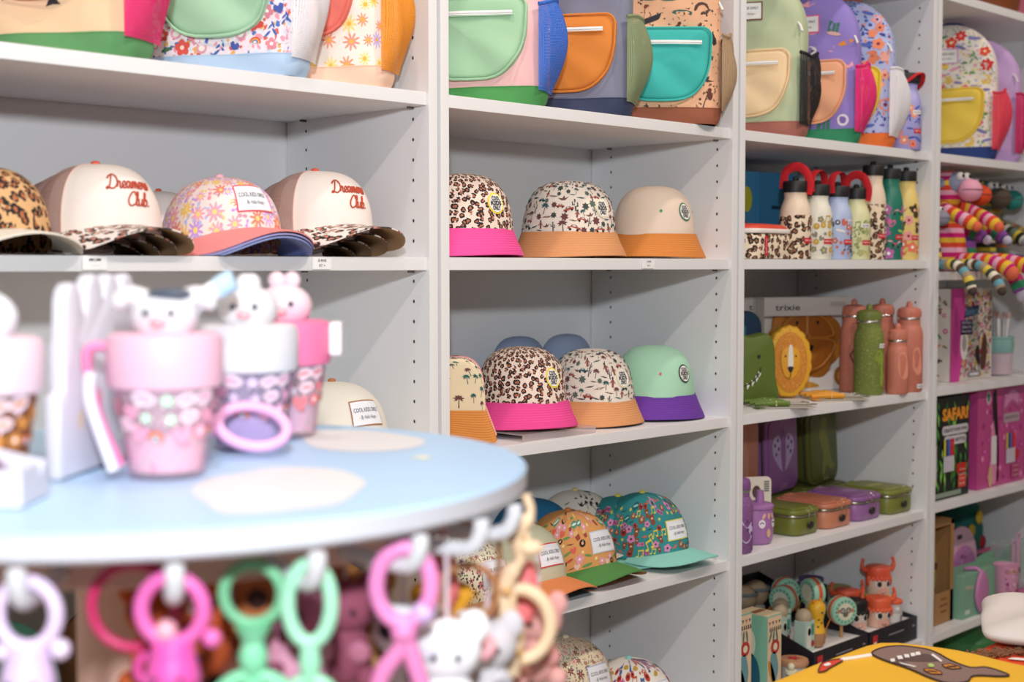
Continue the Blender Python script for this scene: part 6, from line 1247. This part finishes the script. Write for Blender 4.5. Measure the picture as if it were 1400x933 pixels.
o = thing('curved_straw', (-.842, -.575, TZ), 'white and blue curved silicone straw leaning behind the cow cup', 'straw'); o.rotation_euler.z = -.78
m = MB(); m.tube(spline([(-.02, 0, .002), (-.016, 0, .06), (-.012, 0, .108), (.0, 0, .135), (.026, 0, .153)], 6), .009, soft('#f4f4f8'), 12); m.build('tube', o); m = MB(); m.tube(spline([(.022, 0, .1505), (.030, 0, .1555), (.036, 0, .158)], 4), .0098, soft('#bfe0f4'), 12); m.build('tip', o)
o = thing('loop_strap', (-.806, -.590, TZ), 'pink looped ring strap lying beside the pale pink cup', 'strap'); o.rotation_euler.z = -.70
m = MB(); k = soft('#f2b0dc'); q = [(.030*cos(2*PI*i/30)+.012, .012*sin(2*PI*i/30), .0275+.0165*sin(2*PI*i/30)+.004*cos(2*PI*i/30+PI)) for i in range(30)]; m.tube(q, .0048, k, 10, True); m.build('loop', o); m = MB(); m.tube(spline([(-.018, 0, .022), (-.032, .004, .036), (-.036, .006, .030)], 5), .007, k, 10); m.build('tail', o)
# white scalloped display stand
o = thing('display_stand', (-.925, -.553, TZ), 'white scalloped display stand with rounded fingers beside the cow cup', 'display stand'); o.rotation_euler.z = math.atan2(.082, .106)
prof = [(-.078, .001), (.078, .001), (.078, .125)]
for cx in (.060, .025, -.010): prof += [(cx+.0165*cos(a), .143+.021*sin(a)) for a in [PI*i/9 for i in range(10)]]
prof += [(-.030, .128)]+[(-.052+.0165*cos(a), .135+.022*sin(a)) for a in [PI*i/9+.1 for i in range(10)]]+[(-.071, .10), (-.071, .072), (-.084, .066), (-.084, .03)]
m = MB(); wm = soft('#d3d1da'); m.slab(prof, .013, wm, lambda x, y, t: (x, t-.0065, y), .003); m.build('scalloped_panel', o, angle=50)
m = MB(); m.slab([(-.060, .001), (.060, .001), (.060, .10), (.035, .118), (0, .112), (-.035, .120), (-.060, .10)], .010, wm, lambda x, y, t: (x*.55-.012, .055-t+x*.0, y) if False else (.066-t, .008+abs(0)+(x+.060)*.5, y), .002); m.build('cross_panel', o, angle=50)
m = MB()
for x, y, c in ((-.02, .10, '#e8889a'), (-.005, .06, '#e8a0b8'), (-.045, .045, '#ecd0a0'), (.02, .09, '#d8a8c8')): m.decal(ell(x, y, .004, .008), lambda a, b: (a, -.0069, b), matte(c))
m.build('small_print', o)
o = thing('open_box', (-1.084, -.644, TZ), 'white and lilac open gift box in front of the bear print cup', 'box'); o.rotation_euler.z = -.78
m = MB(); m.box((0, 0, .0015), (.11, .06, .003), wm, .001); m.box((0, -.029, .014), (.11, .003, .027), wm, .001); m.box((.054, 0, .014), (.003, .06, .027), wm, .001); m.box((-.054, 0, .014), (.003, .06, .027), wm, .001); m.build('tray', o)
m = MB(); m.box((.0, .012, .036), (.10, .004, .012), soft('#d8d4e0'), .001, X=M4.Rotation(.25, 4, 'Y')); m.build('flap', o); m = MB(); m.ball((.02, 0, .018), .015, soft('#7a4a6a'), 12, 8); m.build('filling', o)
# ------------------------------------------------------------------ caps low down in the first bookcase, seen under the table
for i, (x, l, cr, pk) in enumerate(((-.70, 'teal green cap low in the first bookcase, far end', '#3f7a6a', '#2f5f58'), (-.52, 'rust brown cap low in the first bookcase', '#8a5a3a', '#b98a5f'), (-.34, 'olive cap low in the first bookcase', '#6a6a48', '#c9a070'), (-.15, 'mustard brown cap low in the first bookcase beside the side panel', '#a0703a', '#c99a62'))):
    cap((x, .14, zD), l, 'plain caps low in the first bookcase', crown=cloth(cr), peak_top=cloth(pk), peak_under=cloth('#8a6a4a'), button=cr, seed=50+i, H=.12)
# ------------------------------------------------------------------ clothes table in front of the bookcases
o = thing('clothes_table', (.42, -1.02, 0), 'low white table carrying folded sweatshirts', 'table'); lm = laminate('#dedbd8')
m = MB(); m.box((0, 0, .725), (1.0, .76, .03), lm, .003); m.build('tabletop', o)
for sx in (-1, 1):
    for sy in (-1, 1): m = MB(); m.box((sx*.46, sy*.34, .355), (.045, .045, .709), lm, .002); m.build('leg', o)
def garment(x0, x1, y0, y1, z0, z1, mat, name, label, group, seed=1, decs=None, r=.03, amp=.004, rib=None):
    cx, cy = (x0+x1)/2, (y0+y1)/2; hx, hy = (x1-x0)/2, (y1-y0)/2; rr = random.Random(seed); ph = [rr.uniform(0, 6.28) for _ in range(6)]
    o = thing(name, (cx, cy, z0), label, 'sweatshirt', 0, group); H = z1-z0
    def top(x, y): return H + amp*(sin((x+cx)*17+ph[0])*sin((y+cy)*14+ph[1])) + amp*.5*sin((x-y)*38+ph[2])
    def ring(a, k):
        t = a*2*PI; c, s_ = cos(t), sin(t); q = (abs(c)**9+abs(s_)**9)**(-1/9)
        if k <= .5: u = k/.5; ang = -PI/2+PI*u; ins = r*(1-cos(ang)); f = 1; z = None; hz = H/2+H/2*sin(ang)*.98
        else: u = (k-.5)/.5; ins = r+(min(hx, hy)-r)*0; hz = H; f = 1-u
        fx, fy = (hx-ins*.8)*f, (hy-ins*.8)*f; x, y = c*q*fx, s_*q*fy
        if k > .25: w = min(1, (k-.25)/.25); hz += (top(x, y)-H)*w
        wv = 1+.006*sin(5*t+ph[3])+.004*sin(9*t+ph[4]); return (x*wv, y*wv, max(hz, .001))
    m = MB(); m.grid(ring, 72, 28, mat, True, (1.2, .3)); m.face([m.pt((ring(i/72, 0)[0], ring(i/72, 0)[1], .001)) for i in range(72)], mat); b = m.build('folded_body', o, angle=70)
    if decs: decs(o, lambda x, y: (x-cx, y-cy, top(x-cx, y-cy)+.0012), cx, cy)
    return o
def bear_print(o, F, cx, cy):
    G = lambda k: (lambda x, y: (F(x, y)[0], F(x, y)[1], F(x, y)[2]+.0006*k)); br = cloth('#8a6f66'); dk = cloth('#3a2a28'); wt = cloth('#f2eee8')
    out = [(.219, -.634), (.256, -.634), (.283, -.645), (.292, -.66), (.294, -.68), (.284, -.702), (.267, -.727), (.249, -.766), (.261, -.784), (.248, -.82), (.23, -.815), (.216, -.787), (.189, -.791), (.166, -.779), (.167, -.753), (.185, -.711), (.194, -.676), (.204, -.650)]
    ol = sp2(out, 5); N = 14; m = MB(); cxp, cyp = .228, -.71
    def fan(m, poly, fn, mat, c):
        # fill an outline ring by ring so that it follows the cloth
        K = 6; n_ = len(poly); b = len(m.v)
        for k in range(K+1):
            s_ = 1-k/K*.98
            for x, y in poly: m.pt(fn(c[0]+(x-c[0])*s_, c[1]+(y-c[1])*s_))
        for k in range(K):
            for i in range(n_): j = (i+1) % n_; m.face((b+k*n_+i, b+k*n_+j, b+(k+1)*n_+j, b+(k+1)*n_+i), mat)
    fan(m, ol, G(1), br, (cxp, cyp)); m.tube([G(1.6)(x, y) for x, y in ol], .0013, dk, 5, True); m.build('creature_print', o)
    m = MB(); fan(m, sp2([(.199, -.676), (.216, -.672), (.248, -.675), (.268, -.680), (.274, -.692), (.257, -.716), (.259, -.704), (.250, -.692), (.232, -.686), (.209, -.683), (.206, -.695), (.200, -.709), (.194, -.694)], 3), G(2), cloth('#5f4a44'), (.215, -.683)); m.build('mouth_print', o)
    m = MB()
    for p in ([(.206, -.669), (.213, -.672), (.201, -.680), (.193, -.678)], [(.228, -.667), (.236, -.670), (.223, -.680), (.214, -.677)], [(.245, -.669), (.252, -.672), (.239, -.681), (.231, -.678)], [(.259, -.671), (.266, -.674), (.253, -.682), (.245, -.680)], [(.270, -.673), (.276, -.676), (.265, -.684), (.256, -.681)], [(.202, -.684), (.205, -.71), (.198, -.71), (.197, -.691)], [(.279, -.695), (.258, -.72), (.252, -.721), (.273, -.695)]): m.decal(p, G(3), wt)
    m.build('teeth_print', o)
    m = MB()
    for p in ([(.201, -.722), (.213, -.729), (.207, -.745), (.198, -.751), (.186, -.742), (.193, -.728)], [(.240, -.729), (.250, -.736), (.243, -.754), (.238, -.758), (.229, -.749), (.232, -.737)]):
        m.decal(p, G(3), cloth('#d98a2c')); ccx = sum(a for a, b in p)/6; ccy = sum(b for a, b in p)/6; m.decal(ell(ccx, ccy, .004, .007, 8, .5), G(4), dk); m.tube([G(3.4)(a, b) for a, b in p], .0008, dk, 4, True)
    m.decal(sp2([(.231, -.713), (.237, -.714), (.235, -.719), (.227, -.724), (.22, -.723), (.223, -.718)], 3), G(3), cloth('#b8d070')); m.build('eye_print', o)
    m = MB(); P_ = sp2([(.103, -.622), (.122, -.614), (.144, -.613), (.164, -.618), (.156, -.624), (.145, -.626), (.109, -.634), (.086, -.640), (.077, -.636)], 4); fan(m, P_, G(1), cloth('#d8432c'), (.12, -.626)); m.tube([G(1.6)(x, y) for x, y in P_], .0010, dk, 4, True); m.decal(sp2([(.112, -.622), (.128, -.620), (.122, -.627), (.108, -.628)], 3), G(3), wt); m.tube([G(2)(x, y) for x, y in ((.160, -.620), (.180, -.628), (.205, -.640))], .0028, wt, 6); m.build('tongue_print', o)
YEL = cloth('#f0b82c', 700, .2)
garment(-.13, .338, -1.12, -.588, .7402, .802, YEL, 'folded_sweatshirt', 'yellow folded sweatshirt with brown toothy creature print', 'folded sweatshirts on the low table', 1, bear_print, amp=.003)
def fuzz(o, F, cx, cy):
    m = MB(); rr = random.Random(4); br = cloth('#7f5236')
    for i in range(160):
        t = rr.random(); x = .348+.085*t+rr.uniform(-.008, .008); y = -.712-.066*t+rr.uniform(-.010, .010); p = V(F(x, y)); a = rr.uniform(0, 6.28); l = rr.uniform(.008, .018)
        m.tube([p, p+V((cos(a)*l*.6, sin(a)*l*.6, l*.35)), p+V((cos(a)*l, sin(a)*l, l*.25))], [.0022, .0016, .0004], br, 4)
    m.build('brown_fringe', o)
    m = MB(); m.decal(sp2([(.372, -.762), (.385, -.768), (.395, -.790), (.380, -.780)], 4), lambda x, y: (F(x, y)[0], F(x, y)[1], F(x, y)[2]+.001), cloth('#f2eee8')); m.decal(sp2([(.352, -.725), (.365, -.732), (.372, -.745), (.358, -.738)], 4), lambda x, y: (F(x, y)[0], F(x, y)[1], F(x, y)[2]+.001), cloth('#e0a030')); m.build('claw_print', o)
garment(.352, .72, -1.10, -.690, .7402, .786, cloth('#d9481c', 700, .2), 'folded_sweatshirt', 'orange red folded sweatshirt with brown fringe and white claw', 'folded sweatshirts on the low table', 2, fuzz, amp=.003)
g = garment(-.16, .16, -.13, .13, .787, .825, cloth('#dcd4cf', 700, .3), 'folded_sweatshirt', 'white folded sweatshirt piled on the orange red one', 'folded sweatshirts on the low table', 3, amp=.010, r=.085)
g.location = (.575, -.800, .7885); g.rotation_euler.z = -1.115
# ------------------------------------------------------------------ shelf edge tickets
def ticket(x, z, lines, label):
    m = MB(); m.patch(.034, .017, lambda a, b: (x+a, .0020, z+b), matte('#f6f6f6', .4), nx=1, ny=1)
    m.box((x, .0032, z), (.034, .0021, .017), matte('#f6f6f6', .4), 0)
    for i, (t, w, h) in enumerate(lines): m.text(t, h, lambda a, b: (x+a, .0016, z+b), matte('#1c1c22'), 0, .0045-.0075*i, width=w, bold=.02)
    m.wn = False; tag(m.build('price_ticket'), label, 'price ticket', 'price tickets on the shelf edges')
ticket(-.617, zA-.0100, (('MOM', .016, .0055), ('- - - -', .012, .002)), 'shelf edge ticket reading MOM')
ticket(-.253, zA-.0100, (('8 ANS', .015, .0055), ('ET +', .011, .0050)), 'shelf edge ticket reading 8 ANS ET +')
ticket(.505, z1-.0100, (('7 ANS', .013, .0045), ('ET +', .008, .0040)), 'small shelf edge ticket under the desert print bucket hat')
